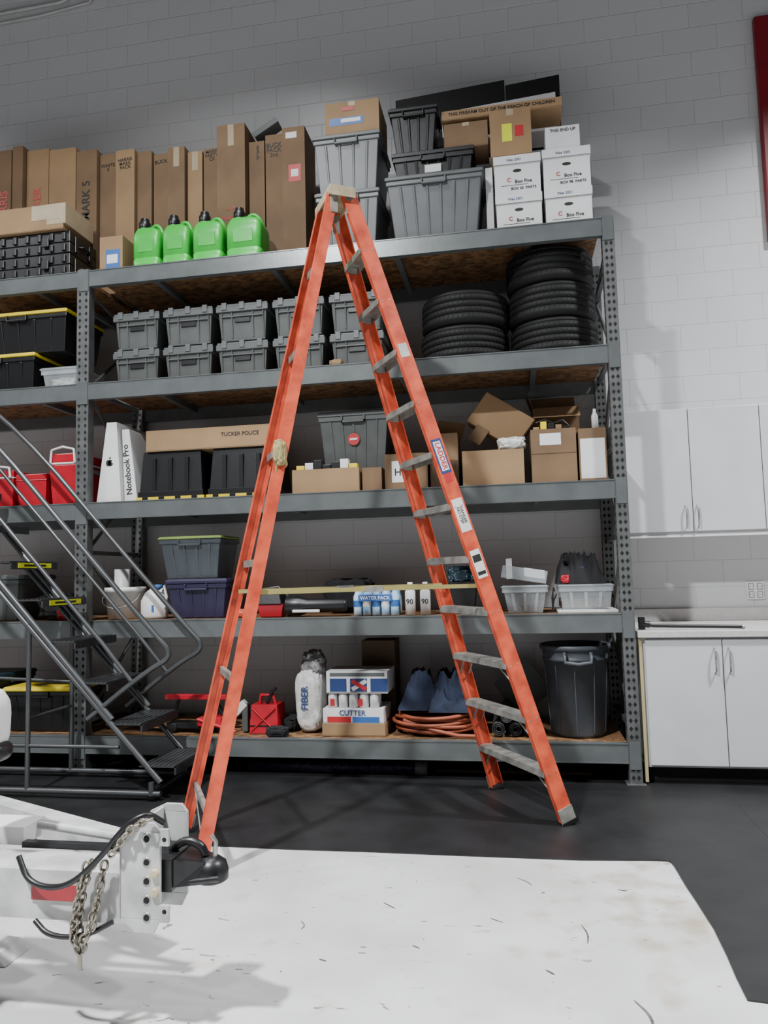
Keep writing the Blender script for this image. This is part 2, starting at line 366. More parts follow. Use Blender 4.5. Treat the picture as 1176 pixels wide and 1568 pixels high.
def flip_tote(name,x0,x1,y0,y1,z0,z1):
    o = M(name); m = GRAYT
    o.taper(x0+0.012,x1-0.012,y0+0.012,y1-0.012,z0,z1-0.03,0.020,m)
    o.box(x0,x1,y0,y1,z1-0.075,z1-0.03,m)
    o.box(x0+0.006,x1-0.006,y0+0.006,y1-0.006,z1-0.03,z1-0.014,GRAYT2)
    W = x1-x0
    for f in (0.16,0.5,0.84):
        xc = x0+W*f; o.box(xc-0.02,xc+0.02,y0-0.006,y0+0.02,z1-0.06,z1-0.004,GRAYT2)
    o.box(x0+0.1*W,x0+0.9*W,y0+0.004,y0+0.03,z1-0.115,z1-0.105,m)
    for f in (0.1,0.3,0.7,0.9):
        xc = x0+W*f; o.hexa([(xc-0.006,y0+0.026,z0+0.02),(xc+0.006,y0+0.026,z0+0.02),(xc+0.006,y0+0.06,z0+0.02),(xc-0.006,y0+0.06,z0+0.02)],[(xc-0.006,y0+0.004,z1-0.08),(xc+0.006,y0+0.004,z1-0.08),(xc+0.006,y0+0.04,z1-0.08),(xc-0.006,y0+0.04,z1-0.08)],m)
    o.box(x0+0.35*W,x0+0.65*W,y0+0.012,y0+0.03,z1-0.155,z1-0.118,BLACKP)
    return o.done(0.003)

# ------------------------------------------------------------------ TOP SHELF
z5 = Z[4]+G
for k in range(2):
    za = z5+k*0.178
    o = M("black_hard_case"); x0,x1,y0,y1 = -4.15,-3.29,5.03,5.40
    o.box(x0,x1,y0,y1,za,za+0.082,BLACKP); o.box(x0,x1,y0,y1,za+0.086,za+0.172,BLACKP); o.box(x0+0.01,x1-0.01,y0+0.01,y1-0.01,za+0.08,za+0.09,BLACKP)
    for i in range(8): 
        xr = x0+0.06+i*0.105; o.box(xr,xr+0.03,y0-0.012,y0,za+0.012,za+0.07,BLACKP); o.box(xr,xr+0.03,y0-0.012,y0,za+0.10,za+0.16,BLACKP)
    for xr in (x0+0.2,x1-0.2): o.box(xr-0.03,xr+0.03,y0-0.022,y0-0.01,za+0.05,za+0.125,BLACKP)
    for yr in (y0+0.08,y1-0.1): o.box(x1,x1+0.012,yr-0.02,yr+0.02,za+0.02,za+0.15,BLACKP)
    o.tube([(x1,y0+0.12,za+0.085),(x1+0.03,y0+0.13,za+0.085),(x1+0.03,y1-0.14,za+0.085),(x1,y1-0.13,za+0.085)],0.009,BLACKP,8)
    o.done(0.005)
o = carton("long_cardboard_box",-4.9,-3.33,5.0,5.38,z5+0.358,z5+0.56,CARD2,None,done=False)
o.box(-3.47,-3.31,4.999,5.381,z5+0.40,z5+0.5625,TAPE); o.box(-3.60,-3.35,4.998,5.0,z5+0.44,z5+0.56,TAPE); o.done(0.003)
o = carton("small_cardboard_box",-3.05,-2.86,5.05,5.27,z5,z5+0.275,CARD2,None,done=False); o.box(-3.0,-2.88,5.049,5.05,z5,z5+0.17,BLUE); o.box(-2.99,-2.90,5.0485,5.049,z5+0.06,z5+0.13,WHITEB); o.done(0.003)

def jug(xc,yc,z0,w,d,h):
    o = M("green_fuel_jug")
    hw,hd = w/2,d/2
    segs = 32
    def ring(z,sx,sy,cx=0):
        vs=[]
        for k in range(segs):
            t=2*math.pi*k/segs; c,s_=math.cos(t),math.sin(t)
            vs.append((xc+cx+math.copysign(abs(c)**0.28,c)*hw*sx, yc+math.copysign(abs(s_)**0.28,s_)*hd*sy, z0+z))
        return vs
    rings=[ring(0,0.92,0.92),ring(0.015,1,1),ring(0.22*h,1,1),ring(0.23*h,0.97,0.97),ring(0.25*h,0.97,0.97),ring(0.26*h,1,1),ring(0.62*h,1,1),ring(0.68*h,0.98,0.98),ring(0.77*h,0.86,0.88,0.0),ring(0.83*h,0.62,0.7,-0.02),ring(0.85*h,0.4,0.5,-0.03),ring(0.855*h,0.0,0.0,-0.03)]
    vs=[v for r in rings for v in r]; fs=[]
    for i in range(len(rings)-1):
        for k in range(segs):
            l=(k+1)%segs; fs.append((i*segs+k,i*segs+l,(i+1)*segs+l,(i+1)*segs+k))
    o.add(vs,fs,GREEN,True); o.add(rings[0],[tuple(range(segs))[::-1]],GREEN)
    o.box(xc-hw*0.55,xc+hw*0.55,yc-hd-0.003,yc-hd+0.01,z0+0.34*h,z0+0.58*h,GREEN)
    o.tube(rnd([(xc-hw*0.05,yc,z0+0.78*h),(xc+hw*0.02,yc,z0+0.92*h),(xc+hw*0.35,yc,z0+0.95*h),(xc+hw*0.70,yc,z0+0.85*h),(xc+hw*0.86,yc,z0+0.66*h)],2),0.017,GREEN,10)
    cx=xc-hw*0.38; cy=yc-hd*0.35
    o.lathe((cx,cy,z0+0.76*h),[(0,0),(0.046,0),(0.042,0.05),(0,0.05)],GREEN,20)
    o.lathe((cx,cy,z0+0.84*h),[(0,0),(0.045,0),(0.045,0.05),(0.036,0.06),(0.032,0.085),(0,0.085)],BLACKP,20)
    o.done(0.003)
for x0,x1 in ((-2.815,-2.585),(-2.57,-2.345),(-2.325,-2.075),(-2.055,-1.77)):
    jug((x0+x1)/2,5.22,z5,(x1-x0)*0.98,0.24,0.43)

ex = [-4.6,-4.42,-4.24,-4.10,-3.99,-3.77,-3.51,-3.31,-3.15,-2.97,-2.83,-2.69,-2.53,-2.39,-2.24]
tp = [5.10,5.10,5.08,5.10,5.07,5.04,4.99,4.95,4.95,4.93,4.90,4.92,4.88,4.89]
words = ["","","HARRIS","","PARKER","","MARK 5","WHITE\n5","HARRIS\nMARK\nPACK","","BUCK","","","MARK\nPARTY\nQ5"]
for i in range(len(ex)-1):
    yy=5.45+random.uniform(-0.03,0.03)
    b = carton("tall_cardboard_box",ex[i]+0.007,ex[i+1]-0.007,yy,5.80,z5,tp[i],random.choice([CARD,CARD,CARD,CARD2]),random.choice([TAPE,None,None]))
    wd = ex[i+1]-ex[i]
    if words[i]:
        vert = i in (2,4,6)
        text(b,words[i],((ex[i]+ex[i+1])/2,yy-0.0015,4.83 if not vert else 4.55),(wd-0.02)/max(len(w_) for w_ in words[i].split("\n"))*1.45 if not vert else 0.10,REDINK if i in (2,4) else INK,*( (UPX,UPY) if vert else ((1,0,0.05),(-0.05,0,1)) ))
b = carton("tall_cardboard_box",-2.225,-1.99,5.37,5.72,z5,5.0,CARD,TAPE)
text(b,"A  A",(-2.11,5.368,4.30),0.04,REDINK); text(b,"FRAGILE",(-2.11,5.368,4.22),0.04,REDINK)
b = carton("tall_cardboard_box",-1.985,-1.855,5.45,5.8,z5,4.88,CARD,None); text(b,"E\nP\nP",(-1.91,5.448,4.78),0.05,INK)
b = carton("tall_cardboard_box",-1.845,-1.70,5.45,5.8,z5,4.92,CARD,None); text(b,"BUCK\nPACK\n3rd",(-1.775,5.448,4.79),0.048,INK)
b = carton("tall_cardboard_box",-1.69,-1.505,5.40,5.72,z5,4.93,CARD,None,done=False)
b.box(-1.64,-1.54,5.399,5.40,4.48,4.62,REDINK); b.box(-1.62,-1.56,5.3985,5.399,4.52,4.58,WHITEB); b.box(-1.66,-1.57,5.399,5.40,4.84,4.89,WHITEB); b = b.done(0.003)
o = M("loose_cardboard_flap"); o.obox((-1.86,5.55,5.02),(0.10,0,0.055),(0,0.06,0),(-0.012,0,0.02),GRAYT); o.done(0.002)
o = M("wooden_board"); o.obox((-1.43,5.66,4.12),(0.012,0,0.003),(0,0.03,0),(-0.05,0,0.375),CARD2); o.done(0.002)

for (x0,x1,y0,za,zb) in ((-1.35,-0.86,5.08,z5,4.185),(-1.37,-0.85,5.11,4.188,4.645)):
    tote("gray_storage_tote",x0,x1,y0,y0+0.5,za,zb,GRAYL,GRAYT2,0.035,4).done(0.006)
o = carton("cardboard_box",-1.27,-0.86,5.14,5.5,4.648,4.90,CARD2,TAPE,done=False); o.box(-1.24,-0.98,5.139,5.14,4.72,4.78,BLUE); o.box(-1.14,-1.05,5.138,5.139,4.83,4.86,REDINK); o.box(-1.15,-1.0,5.138,5.139,4.74,4.77,WHITEB); o.done(0.003)
tote("gray_storage_tote",-0.82,-0.11,5.06,5.55,z5,4.235,GRAYL,GRAYT2,0.05,6).done(0.008)
o = tote("black_storage_tote",-0.77,-0.17,5.10,5.48,4.238,4.43,BLACKP,BLACKP,0.02,6); o.box(-0.53,-0.41,5.112,5.116,4.26,4.32,WHITEB); o.done(0.008)
tote("black_storage_tote",-0.79,-0.42,5.12,5.40,4.433,4.79,BLACKP,BLACKP,0.035,4).done(0.008)
carton("cardboard_box",-0.385,-0.07,5.14,5.40,4.433,4.62,CARD)
carton("white_file_box",-0.10,-0.05,5.2,5.55,z5,4.29,WHITEB,None)
def banker(x0,z0,h=0.275,w=0.325,y=5.10):
    o = M("white_file_box"); o.box(x0+0.006,x0+w-0.006,y+0.006,y+0.39,z0,z0+h-0.02,WHITEB)
    o.box(x0,x0+w,y,y+0.396,z0+h-0.065,z0+h,WHITEB)
    xm = x0+w/2
    o.lathe((xm,y+0.0055,z0+h*0.60),[(0,0),(0.014,0)],INK,16,ax='y',sx=2.2,sy=0.9)
    o.box(x0+0.05,x0+w-0.09,y+0.0045,y+0.006,z0+0.065,z0+0.068,INK); o.box(x0,x0+w,y-0.0005,y,z0+h-0.066,z0+h-0.062,GRAYT)
    b = o.done(0.002)
    text(b,"BOX %d  PARTS"%random.randint(10,99),(xm+0.04,y+0.004,z0+0.04),0.026,INK); text(b,"Files 2001",(xm-0.02,y-0.0005,z0+h-0.035),0.026,NAVYINK)
    text(b,"C",(xm-0.06,y+0.004,z0+0.105),0.04,REDINK); text(b,"Box Five",(xm+0.04,y+0.004,z0+0.09),0.034,INK)
    return b
banker(-0.035,z5,0.28); banker(-0.04,z5+0.283,0.285,0.33)
banker(0.305,z5,0.285); banker(0.30,z5+0.288,0.29,0.33)
o = carton("white_file_box",0.33,0.565,5.12,5.42,z5+0.581,z5+0.75,WHITEB,None); text(o,"THIS END UP",(0.45,5.118,z5+0.72),0.03,INK)
o = carton("cardboard_box",-0.055,0.235,5.11,5.40,z5+0.571,4.66,CARD2,TAPE,done=False); o.box(0.03,0.10,5.109,5.11,4.42,4.55,YELLBL); o.box(0.12,0.18,5.109,5.11,4.45,4.53,REDINK); o.done(0.003)
o = carton("long_cardboard_box",-0.40,0.46,5.16,5.40,4.663,4.735,CARD2,None,done=False)
o = o.done(0.002); text(o,"THIS FIREARM OUT OF THE REACH OF CHILDREN",(0.03,5.158,4.705),0.034,INK)
o = M("black_foam_panel")
def slab(x0,x1,y0,y1,z0,zl,zr,m): o.hexa([(x0,y0,z0),(x1,y0,z0),(x1,y1,z0),(x0,y1,z0)],[(x0,y0,zl),(x1,y0,zr),(x1,y1,zr),(x0,y1,zl)],m)
slab(-0.785,0.065,5.50,5.52,4.55,5.10,5.15,BLACKR); slab(0.07,0.475,5.48,5.50,4.55,5.09,5.12,BLACKR); slab(-0.42,0.44,5.455,5.465,4.55,4.92,4.97,WHITEB)
o.done(0.003)

# ------------------------------------------------------------------ LEVEL 4
z4 = Z[3]+G
for x0,x1 in ((-2.965,-2.585),(-2.555,-2.155),(-2.13,-1.725),(-1.69,-1.295),(-1.26,-0.86)):
    flip_tote("gray_lidded_tote",x0,x1,5.10,5.70,z4,z4+0.272); flip_tote("gray_lidded_tote",x0,x1,5.10,5.70,z4+0.274,z4+0.565)
o = M("yellow_rag"); o.lump((-1.2,5.06,z4),0.05,0.03,0.05,CARD2,0.4); o.done(0)
def tire(xc,yc,z0,R=0.315,w=0.235):
    o = M("car_tire"); p=[(R*0.60,0.03),(R*0.64,0.012),(R*0.80,0.0),(R*0.93,0.005),(R*0.975,0.018),(R*0.99,0.030)]
    zz=0.034
    nb=4; bw=(w-0.068)/nb
    for i in range(nb):
        a=zz+i*bw; p+=[(R,a+0.001),(R,a+bw*0.86),(R-0.008,a+bw*0.87),(R-0.008,a+bw*0.99)]
    p+=[(R*0.99,w-0.030),(R*0.975,w-0.018),(R*0.93,w-0.005),(R*0.80,w),(R*0.64,w-0.012),(R*0.60,w-0.03),(R*0.60,0.03)]
    o.lathe((xc,yc,z0),p,BLACKR,72)
    for k in range(56):
        t=2*math.pi*k/56
        for j in range(nb):
            a=zz+j*bw+bw*0.1; t2=t+0.05*(j%2)
            c_,s_=math.cos(t2),math.sin(t2)
            o.obox((xc+c_*(R+0.0003),yc+s_*(R+0.0003),z0+a+bw*0.33),(c_*0.0010,s_*0.0010,0),(-s_*0.0022,c_*0.0022,0.001),(-s_*0.006,c_*0.006,bw*0.36),HOLE)
    o.done(0)
for k in range(2): tire(-0.30+0.01*k,5.39,z4+k*0.250,0.320,0.249)
for k in range(3): tire(0.345-0.008*k,5.39,z4+k*0.256,0.308,0.255)
tote("black_storage_tote",-4.35,-3.60,5.06,5.6,z4,z4+0.30,BLACKP,YEL,0.03,5,0.03).done(0.006)
tote("black_storage_tote",-4.20,-3.33,5.06,5.6,z4+0.302,z4+0.63,BLACKP,YEL,0.03,5,0.03).done(0.006)
o = tote("clear_storage_bin",-3.57,-3.235,5.08,5.45,z4,z4+0.17,CLEAR,CLEAR,0.02,0,0.02,False); o.lump((-3.4,5.25,z4+0.01),0.12,0.12,0.10,WHITEP,0.5); o.done(0.003)

# ------------------------------------------------------------------ LEVEL 3
z3 = Z[2]+G
for x0,x1 in ((-2.76,-2.225),(-2.205,-1.69)):
    o = M("black_storage_tote")
    o.box(x0,x1,5.08,5.6,z3,z3+0.028,YEL)
    o.taper(x0+0.01,x1-0.01,5.09,5.59,z3+0.03,z3+0.07,0.0,BLACKP)
    o.hexa([(x0+0.02,5.10,z3+0.07),(x1-0.02,5.10,z3+0.07),(x1-0.02,5.58,z3+0.07),(x0+0.02,5.58,z3+0.07)],[(x0+0.04,5.12,z3+0.37),(x1-0.04,5.12,z3+0.37),(x1-0.04,5.56,z3+0.37),(x0+0.04,5.56,z3+0.37)],BLACKP)
    for k in range(3): xr=x0+0.12+k*0.13; o.box(xr,xr+0.03,5.092,5.12,z3+0.07,z3+0.32,BLACKP)
    for k in range(4): xr=x0+0.05+k*0.13; o.box(xr,xr+0.045,5.078,5.08,z3+0.006,z3+0.03,BLACKP)
    o.done(0.006)
o = carton("long_cardboard_box",-2.69,-1.72,5.10,5.5,z3+0.372,z3+0.53,CARD2,None); text(o,"TUCKER POLICE",(-1.95,5.098,z3+0.47),0.04,INK)
o = M("computer_carton")
o.hexa([(-3.08,5.08,z3),(-2.88,5.08,z3),(-2.88,5.6,z3),(-3.08,5.6,z3)],[(-3.0,5.08,z3+0.61),(-2.92,5.08,z3+0.61),(-2.92,5.6,z3+0.61),(-3.0,5.6,z3+0.61)],WHITEB)
for dx,r_ in ((-0.010,0.020),(0.008,0.020)): o.lathe((-2.975+dx,5.0792,z3+0.30),[(0,0),(r_,0)],INK,20,ax='y',sy=1.25)
o.lathe((-2.948,5.0788,z3+0.308),[(0,0),(0.010,0)],WHITEB,16,ax='y'); o.obox((-2.972,5.0788,z3+0.338),(0.005,0,0.007),(0,0.0005,0),(-0.004,0,0.003),INK); o.done(0.006)
o = M("computer_carton")
o.hexa([(-2.875,5.12,z3),(-2.77,5.12,z3),(-2.77,5.6,z3),(-2.875,5.6,z3)],[(-2.90,5.12,z3+0.56),(-2.84,5.12,z3+0.56),(-2.84,5.6,z3+0.56),(-2.90,5.6,z3+0.56)],WHITEB)
b=o.done(0.006); text(b,"Notebook Pro",(-2.85,5.118,z3+0.25),0.065,INK,(-0.1,0,1),(-1,0,-0.1))
def cooler(x0,x1,y0,y1,z0,z1,handle=True):
    o=M("red_cooler"); H=z1-z0
    o.taper(x0,x1,y0,y1,z0,z0+H*0.72,0.02,REDP); o.box(x0-0.004,x1+0.004,y0-0.004,y1+0.004,z0+H*0.72,z0+H*0.76,WHITEP if handle else REDP); o.taper(x0,x1,y0,y1,z0+H*0.76,z0+H*0.92,-0.0,REDP)
    if handle: o.tube([(x0+0.02,y0-0.01,z0+H*0.74),(x0+0.03,y0-0.01,z0+H*0.98),((x0+x1)/2,y0-0.01,z0+H*1.03),(x1-0.03,y0-0.01,z0+H*0.98),(x1-0.02,y0-0.01,z0+H*0.74)],0.010,WHITEP)
    o.done(0.01)
cooler(-3.48,-3.235,5.08,5.42,z3,2.39); cooler(-3.76,-3.50,5.08,5.35,z3,2.23,False); cooler(-4.05,-3.78,5.08,5.4,z3,2.27)
carton("cardboard_box",-1.55,-1.06,5.08,5.45,z3,z3+0.175,CARD2,None)
carton("cardboard_box",-1.04,-0.90,5.10,5.5,z3,z3+0.17,CARD,None)
b = tote("gray_storage_tote",-1.40,-0.86,5.24,5.64,z3+0.178,z3+0.62,GRAYT,GRAYT2,0.035,5)
b.lathe((-1.13,5.256,z3+0.41),[(0,0),(0.045,0)],REDINK,24,ax='y'); b.obox((-1.13,5.254,z3+0.41),(0.028,0,0),(0,0.001,0),(0.004,0,0.008),WHITEB); b.done(0.006)
o = M("tool_assortment")
for k in range(7):
    xx=-1.50+k*0.065; o.box(xx-0.03,xx+0.03,5.12,5.18,z3+0.178,z3+0.21+0.018*(k%3),[YEL,WHITEB,BLACKP,BLACKP,BLACKP,WHITEB,YEL][k])
o.done(0.003)
b = carton("cardboard_box",-0.87,-0.58,5.06,5.4,z3,z3+0.25,CARD,None,done=False); b.box(-0.82,-0.67,5.059,5.06,z3+0.05,z3+0.20,WHITEB); b=b.done(0.003); text(b,"HP",(-0.76,5.058,z3+0.12),0.07,INK)
carton("cardboard_box",-0.56,-0.36,5.15,5.5,z3,z3+0.20,CARD3,None)
def opencarton(o,x0,x1,y0,y1,z0,z1,m):
    t=0.004
    o.box(x0,x1,y0,y0+t,z0,z1,m); o.box(x0,x1,y1-t,y1,z0,z1,m); o.box(x0,x0+t,y0+t,y1-t,z0,z1,m); o.box(x1-t,x1,y0+t,y1-t,z0,z1,m); o.box(x0,x1,y0,y1,z0,z0+t,m)
o = M("cardboard_box"); opencarton(o,-0.545,-0.365,5.18,5.45,z3+0.203,z3+0.40,CARD)
o.obox((-0.44,5.47,z3+0.47),(0.10,0,-0.02),(0,0.002,0),(0.02,0.02,0.07),CARD2); o.obox((-0.58,5.31,z3+0.44),(0.035,0,-0.045),(0,0.13,0),(0.001,0,0.001),CARD); o.done(0.002)
carton("cardboard_box",-0.33,0.09,5.10,5.5,z3,z3+0.25,CARD2,None)
o = M("cardboard_box")
c0=Vector((-0.06,5.30,z3+0.495)); ax=Vector((0.165,0,-0.11)); az=Vector((0.075,0,0.10))
D_=Vector((0,0.10,0))
o.obox(c0,ax,(0,0.003,0),az,CARD2); o.obox(c0+D_-az,ax,D_,az*0.02,CARD2); o.obox(c0+D_+ax,ax*0.02,D_,az,CARD); o.obox(c0+D_-ax,ax*0.02,D_,az,CARD); o.obox(c0+D_+az,ax,D_,az*0.02,CARD)
o.obox(c0+Vector((-0.16,-0.01,-0.10)),ax*0.25,(0,0.003,0),az*0.5,CARD); o.done(0.002)
o = M("white_plastic_bag"); o.lump((0.01,5.17,z3+0.252),0.10,0.07,0.085,BAGW,0.3,4,3); o.done(0)
b = carton("cardboard_box",0.14,0.44,5.08,5.42,z3,z3+0.37,CARD,None,done=False); b.box(0.20,0.34,5.079,5.08,z3+0.26,z3+0.34,WHITEB); b.box(0.141,0.439,5.0785,5.08,z3+0.20,z3+0.205,CARD3); b.done(0.003)
o = M("tool_assortment"); 
for k in range(5): o.box(0.16+k*0.05,0.20+k*0.05,5.10,5.20+0.01*k,z3+0.373,z3+0.39+0.012*((k*3)%4),[CARD2,YEL,BLACKP,CARD,BLACKP][k])
o.tube([(0.18,5.16,z3+0.43),(0.24,5.15,z3+0.45),(0.30,5.16,z3+0.42),(0.36,5.15,z3+0.44),(0.40,5.16,z3+0.40)],0.008,BLACKP); o.done(0.002)
carton("cardboard_box",0.17,0.50,5.46,5.72,z3,z3+0.397,CARD,None)
o = M("cardboard_box"); opencarton(o,0.17,0.50,5.46,5.72,z3+0.40,z3+0.60,CARD)
o.obox((0.335,5.40,z3+0.55),(0.165,0,0),(0,0.002,0),(0,-0.055,-0.045),CARD2); o.obox((0.335,5.755,z3+0.67),(0.165,0,0),(0,0.002,0),(0,0.03,0.07),CARD); o.obox((0.155,5.59,z3+0.66),(0.002,0,0),(0,0.12,0),(-0.02,0,0.055),CARD); o.obox((0.53,5.59,z3+0.64),(0.002,0,0),(0,0.12,0),(0.03,0,0.04),CARD); o.done(0.001)
b = carton("cardboard_box",0.455,0.635,5.08,5.4,z3,z3+0.36,CARD,None,done=False); b.box(0.465,0.625,5.079,5.08,z3+0.02,z3+0.29,WHITEB); b.done(0.003)
o = M("spray_bottle"); o.lathe((0.58,5.2,z3+0.363),[(0,0),(0.022,0),(0.022,0.10),(0.01,0.13),(0.01,0.15),(0,0.15)],WHITEP,16); o.done(0)

# ------------------------------------------------------------------ LEVEL 2
z2 = Z[1]+G
tote("purple_storage_tote",-2.54,-2.06,5.10,5.45,z2,z2+0.285,PURP,PURP,0.03,4).done(0.006)
o = tote("clear_storage_tote",-2.60,-2.10,5.10,5.5,z2+0.288,z2+0.60,CLEARD,LIME,0.04,4,0.02)
o.box(-2.52,-2.18,5.2,5.45,z2+0.31,z2+0.50,GRAYT); o.done(0.005)
def lathe_obj(name,c,prof,m,extra=None,seg=32):
    o=M(name); o.lathe(c,prof,m,seg); 
    if extra: extra(o)
    return o.done(0)
def bh(o): o.tube(rnd([(-3.075,5.22,z2+0.21),(-3.07,5.12,z2+0.12),(-2.93,5.07,z2+0.07),(-2.79,5.12,z2+0.12),(-2.785,5.22,z2+0.21)],2),0.003,GALV,6)
lathe_obj("white_bucket",(-2.93,5.24,z2),[(0,0),(0.125,0),(0.145,0.20),(0.152,0.20),(0.152,0.235),(0.142,0.235),(0.122,0.01),(0,0.01)],WHITEP,bh)
lathe_obj("paper_towel_roll",(-2.96,5.24,z2+0.012),[(0.02,0),(0.055,0),(0.055,0.36),(0.02,0.36),(0.02,0)],WHITEP)
def hj(o):
    o.tube([(-2.60,5.15,z2+0.20),(-2.57,5.15,z2+0.24),(-2.55,5.15,z2+0.16),(-2.57,5.15,z2+0.08)],0.012,WHITEP)
    o.lathe((-2.63,5.18,z2+0.22),[(0,0),(0.03,0),(0.03,0.03),(0,0.03)],BLUE,16); o.box(-2.68,-2.62,5.083,5.09,z2+0.05,z2+0.10,BLUE)
lathe_obj("white_chemical_jug",(-2.66,5.18,z2),[(0,0),(0.09,0),(0.10,0.02),(0.10,0.13),(0.07,0.19),(0.03,0.22),(0,0.22)],WHITEP,hj)
o = M("leaf_blower")
o.lathe((-1.62,5.14,z2+0.075),[(0,0),(0.073,0),(0.07,0.10),(0.05,0.16),(0.05,0.42),(0.04,0.44),(0,0.44)],BLACKP,24,ax='x')
o.taper(-1.83,-1.63,5.08,5.22,z2,z2+0.09,0.02,REDP); o.taper(-1.80,-1.66,5.09,5.21,z2+0.09,z2+0.16,-0.02,BLACKP); o.tube([(-1.82,5.14,z2+0.10),(-1.80,5.14,z2+0.20),(-1.68,5.14,z2+0.21),(-1.60,5.14,z2+0.13)],0.014,BLACKP)
o.box(-1.56,-1.36,5.06,5.075,z2+0.03,z2+0.05,WHITEP); o.done(0.006)
o = M("orange_extension_tool"); o.lump((-1.93,5.12,z2),0.08,0.04,0.06,ORANGE,0.3); o.tube([(-1.98,5.1,z2+0.03),(-1.88,5.1,z2+0.06)],0.015,ORANGE); o.done(0)
o = M("water_bottle_pack")
for i in range(5):
    for j in range(3): o.lathe((-1.10+i*0.066,5.14+j*0.066,z2),[(0,0),(0.032,0),(0.030,0.05),(0.032,0.06),(0.032,0.13),(0.015,0.175),(0.015,0.19),(0,0.19)],WATER,14)
for i in range(5): o.lathe((-1.10+i*0.066,5.14,z2+0.06),[(0.0325,0),(0.0328,0.045)],WHITEP if i%2 else BLUE,14)
o.box(-1.09,-0.85,5.104,5.1055,z2+0.10,z2+0.145,BLUE); b=o.done(0); text(b,"WATER PACK",(-0.97,5.1025,z2+0.12),0.034,WHITEB)
for xc in (-0.725,-0.62):
    b=lathe_obj("white_spray_can",(xc,5.13,z2),[(0,0),(0.036,0),(0.036,0.16),(0.018,0.19),(0.018,0.225),(0,0.225)],WHITEP); text(b,"90",(xc,5.093,z2+0.09),0.05,INK)
o = M("black_garment_pile"); o.lump((-1.25,5.56,z2),0.20,0.12,0.26,BLKFAB,0.3,3,2); o.done(0)
o = M("toy_bin"); o.taper(-0.47,-0.27,5.15,5.4,z2,z2+0.22,0.02,BLACKP); o.lump((-0.37,5.27,z2+0.2),0.10,0.10,0.13,mat("teal_plastic",(0.01,0.03,0.045),0.4),0.3,4,6); o.done(0.003)
o = tote("clear_storage_bin",-0.10,0.22,5.10,5.45,z2,z2+0.185,CLEAR,CLEAR,0.03,3,0.012,False); o.lump((0.06,5.28,z2+0.01),0.11,0.12,0.13,GRAYT,0.3,4,9); o.done(0.003)
o = M("clear_storage_bin"); o.obox((0.06,5.26,z2+0.26),(0.15,0,-0.025),(0,0.14,0.0),(0.008,0,0.042),CLEAR); o.obox((-0.04,5.2,z2+0.30),(0.02,0,0.002),(0,0.06,0),(0,0,0.07),WHITEP); o.obox((0.13,5.2,z2+0.265),(0.07,0,-0.012),(0,0.02,0),(0,0,0.03),WHITEB); o.done(0.003)
o = tote("clear_storage_bin",0.275,0.645,5.10,5.5,z2+0.02,z2+0.185,CLEAR,CLEAR,0.015,3,0.012,False); o.box(0.30,0.62,5.13,5.45,z2+0.03,z2+0.09,CARD3); o.box(0.27,0.655,5.06,5.5,z2,z2+0.018,WHITEP); o.done(0.003)
o = M("black_garment_pile"); o.drape(0.275,0.60,5.12,5.46,z2+0.188,z2+0.42,BLKFAB,3); o.lump((0.44,5.22,z2+0.20),0.04,0.08,0.15,NAVY,0.3,4,8); o.lump((0.33,5.14,z2+0.19),0.03,0.03,0.06,REDP,0.3,4,1)
for k,(xa,hh) in enumerate(((0.34,0.36),(0.49,0.37))): o.tube(rnd([(xa-0.03,5.24,z2+0.24),(xa-0.02,5.20,z2+hh),(xa+0.03,5.21,z2+hh-0.02),(xa+0.05,5.24,z2+0.25)],2),0.014,BLKFAB)
o.done(0)
o = M("black_cable"); o.tube([(0.235,5.07,z2+0.01),(0.245,5.065,z2+0.08),(0.262,5.065,z2+0.12),(0.25,5.07,z2+0.17),(0.238,5.07,z2+0.10),(0.24,5.07,z2+0.012)],0.007,BLACKP); o.done(0)
o = M("red_power_tool"); o.lump((-3.45,5.2,z2),0.16,0.10,0.20,BLACKP,0.3,4,3); o.lump((-3.37,5.14,z2),0.05,0.05,0.12,REDP,0.3,4,5); o.done(0)
tote("gray_storage_tote",-4.35,-3.72,5.08,5.55,z2,z2+0.35,GRAYT,GRAYT2,0.03,4).done(0.006)

# ------------------------------------------------------------------ LEVEL 1
z1 = Z[0]+G
tote("black_storage_tote",-3.85,-3.25,5.08,5.55,z1,z1+0.33,BLACKP,YEL,0.03,5,0.03).done(0.006)
tote("teal_storage_tote",-4.3,-3.88,5.08,5.55,z1,z1+0.42,_m["teal_plastic"],_m["teal_plastic"],0.03,5,0.03).done(0.006)
o = M("floor_jack")
o.box(-2.55,-2.08,5.12,5.16,z1+0.24,z1+0.275,REDP); o.box(-2.30,-2.12,5.12,5.30,z1+0.05,z1+0.11,REDP); o.box(-2.55,-2.3,5.14,5.25,z1+0.03,z1+0.07,BLACKP)
for xx in (-2.5,-2.12): o.lathe((xx,5.15,z1+0.035),[(0,-0.02),(0.035,-0.02),(0.035,0.02),(0,0.02)],BLACKP,18,ax='y'); 
o.tube([(-2.52,5.15,z1+0.04),(-2.45,5.15,z1+0.25)],0.012,BLACKP); o.tube([(-2.12,5.2,z1+0.08),(-2.2,5.2,z1+0.25)],0.014,BLACKP); o.tube([(-2.3,5.12,z1+0.1),(-2.0,5.10,z1+0.02)],0.012,REDP); o.done(0.003)
o = M("red_gas_can")
o.taper(-1.90,-1.71,5.15,5.32,z1,z1+0.20,-0.012,REDP); o.tube([(-1.86,5.22,z1+0.19),(-1.85,5.22,z1+0.26),(-1.76,5.22,z1+0.26),(-1.74,5.22,z1+0.19)],0.014,REDP)
o.tube([(-1.80,5.2,z1+0.2),(-1.76,5.2,z1+0.29),(-1.73,5.2,z1+0.31)],0.012,BLACKP); o.box(-1.91,-1.70,5.137,5.139,z1+0.05,z1+0.06,BLACKP)
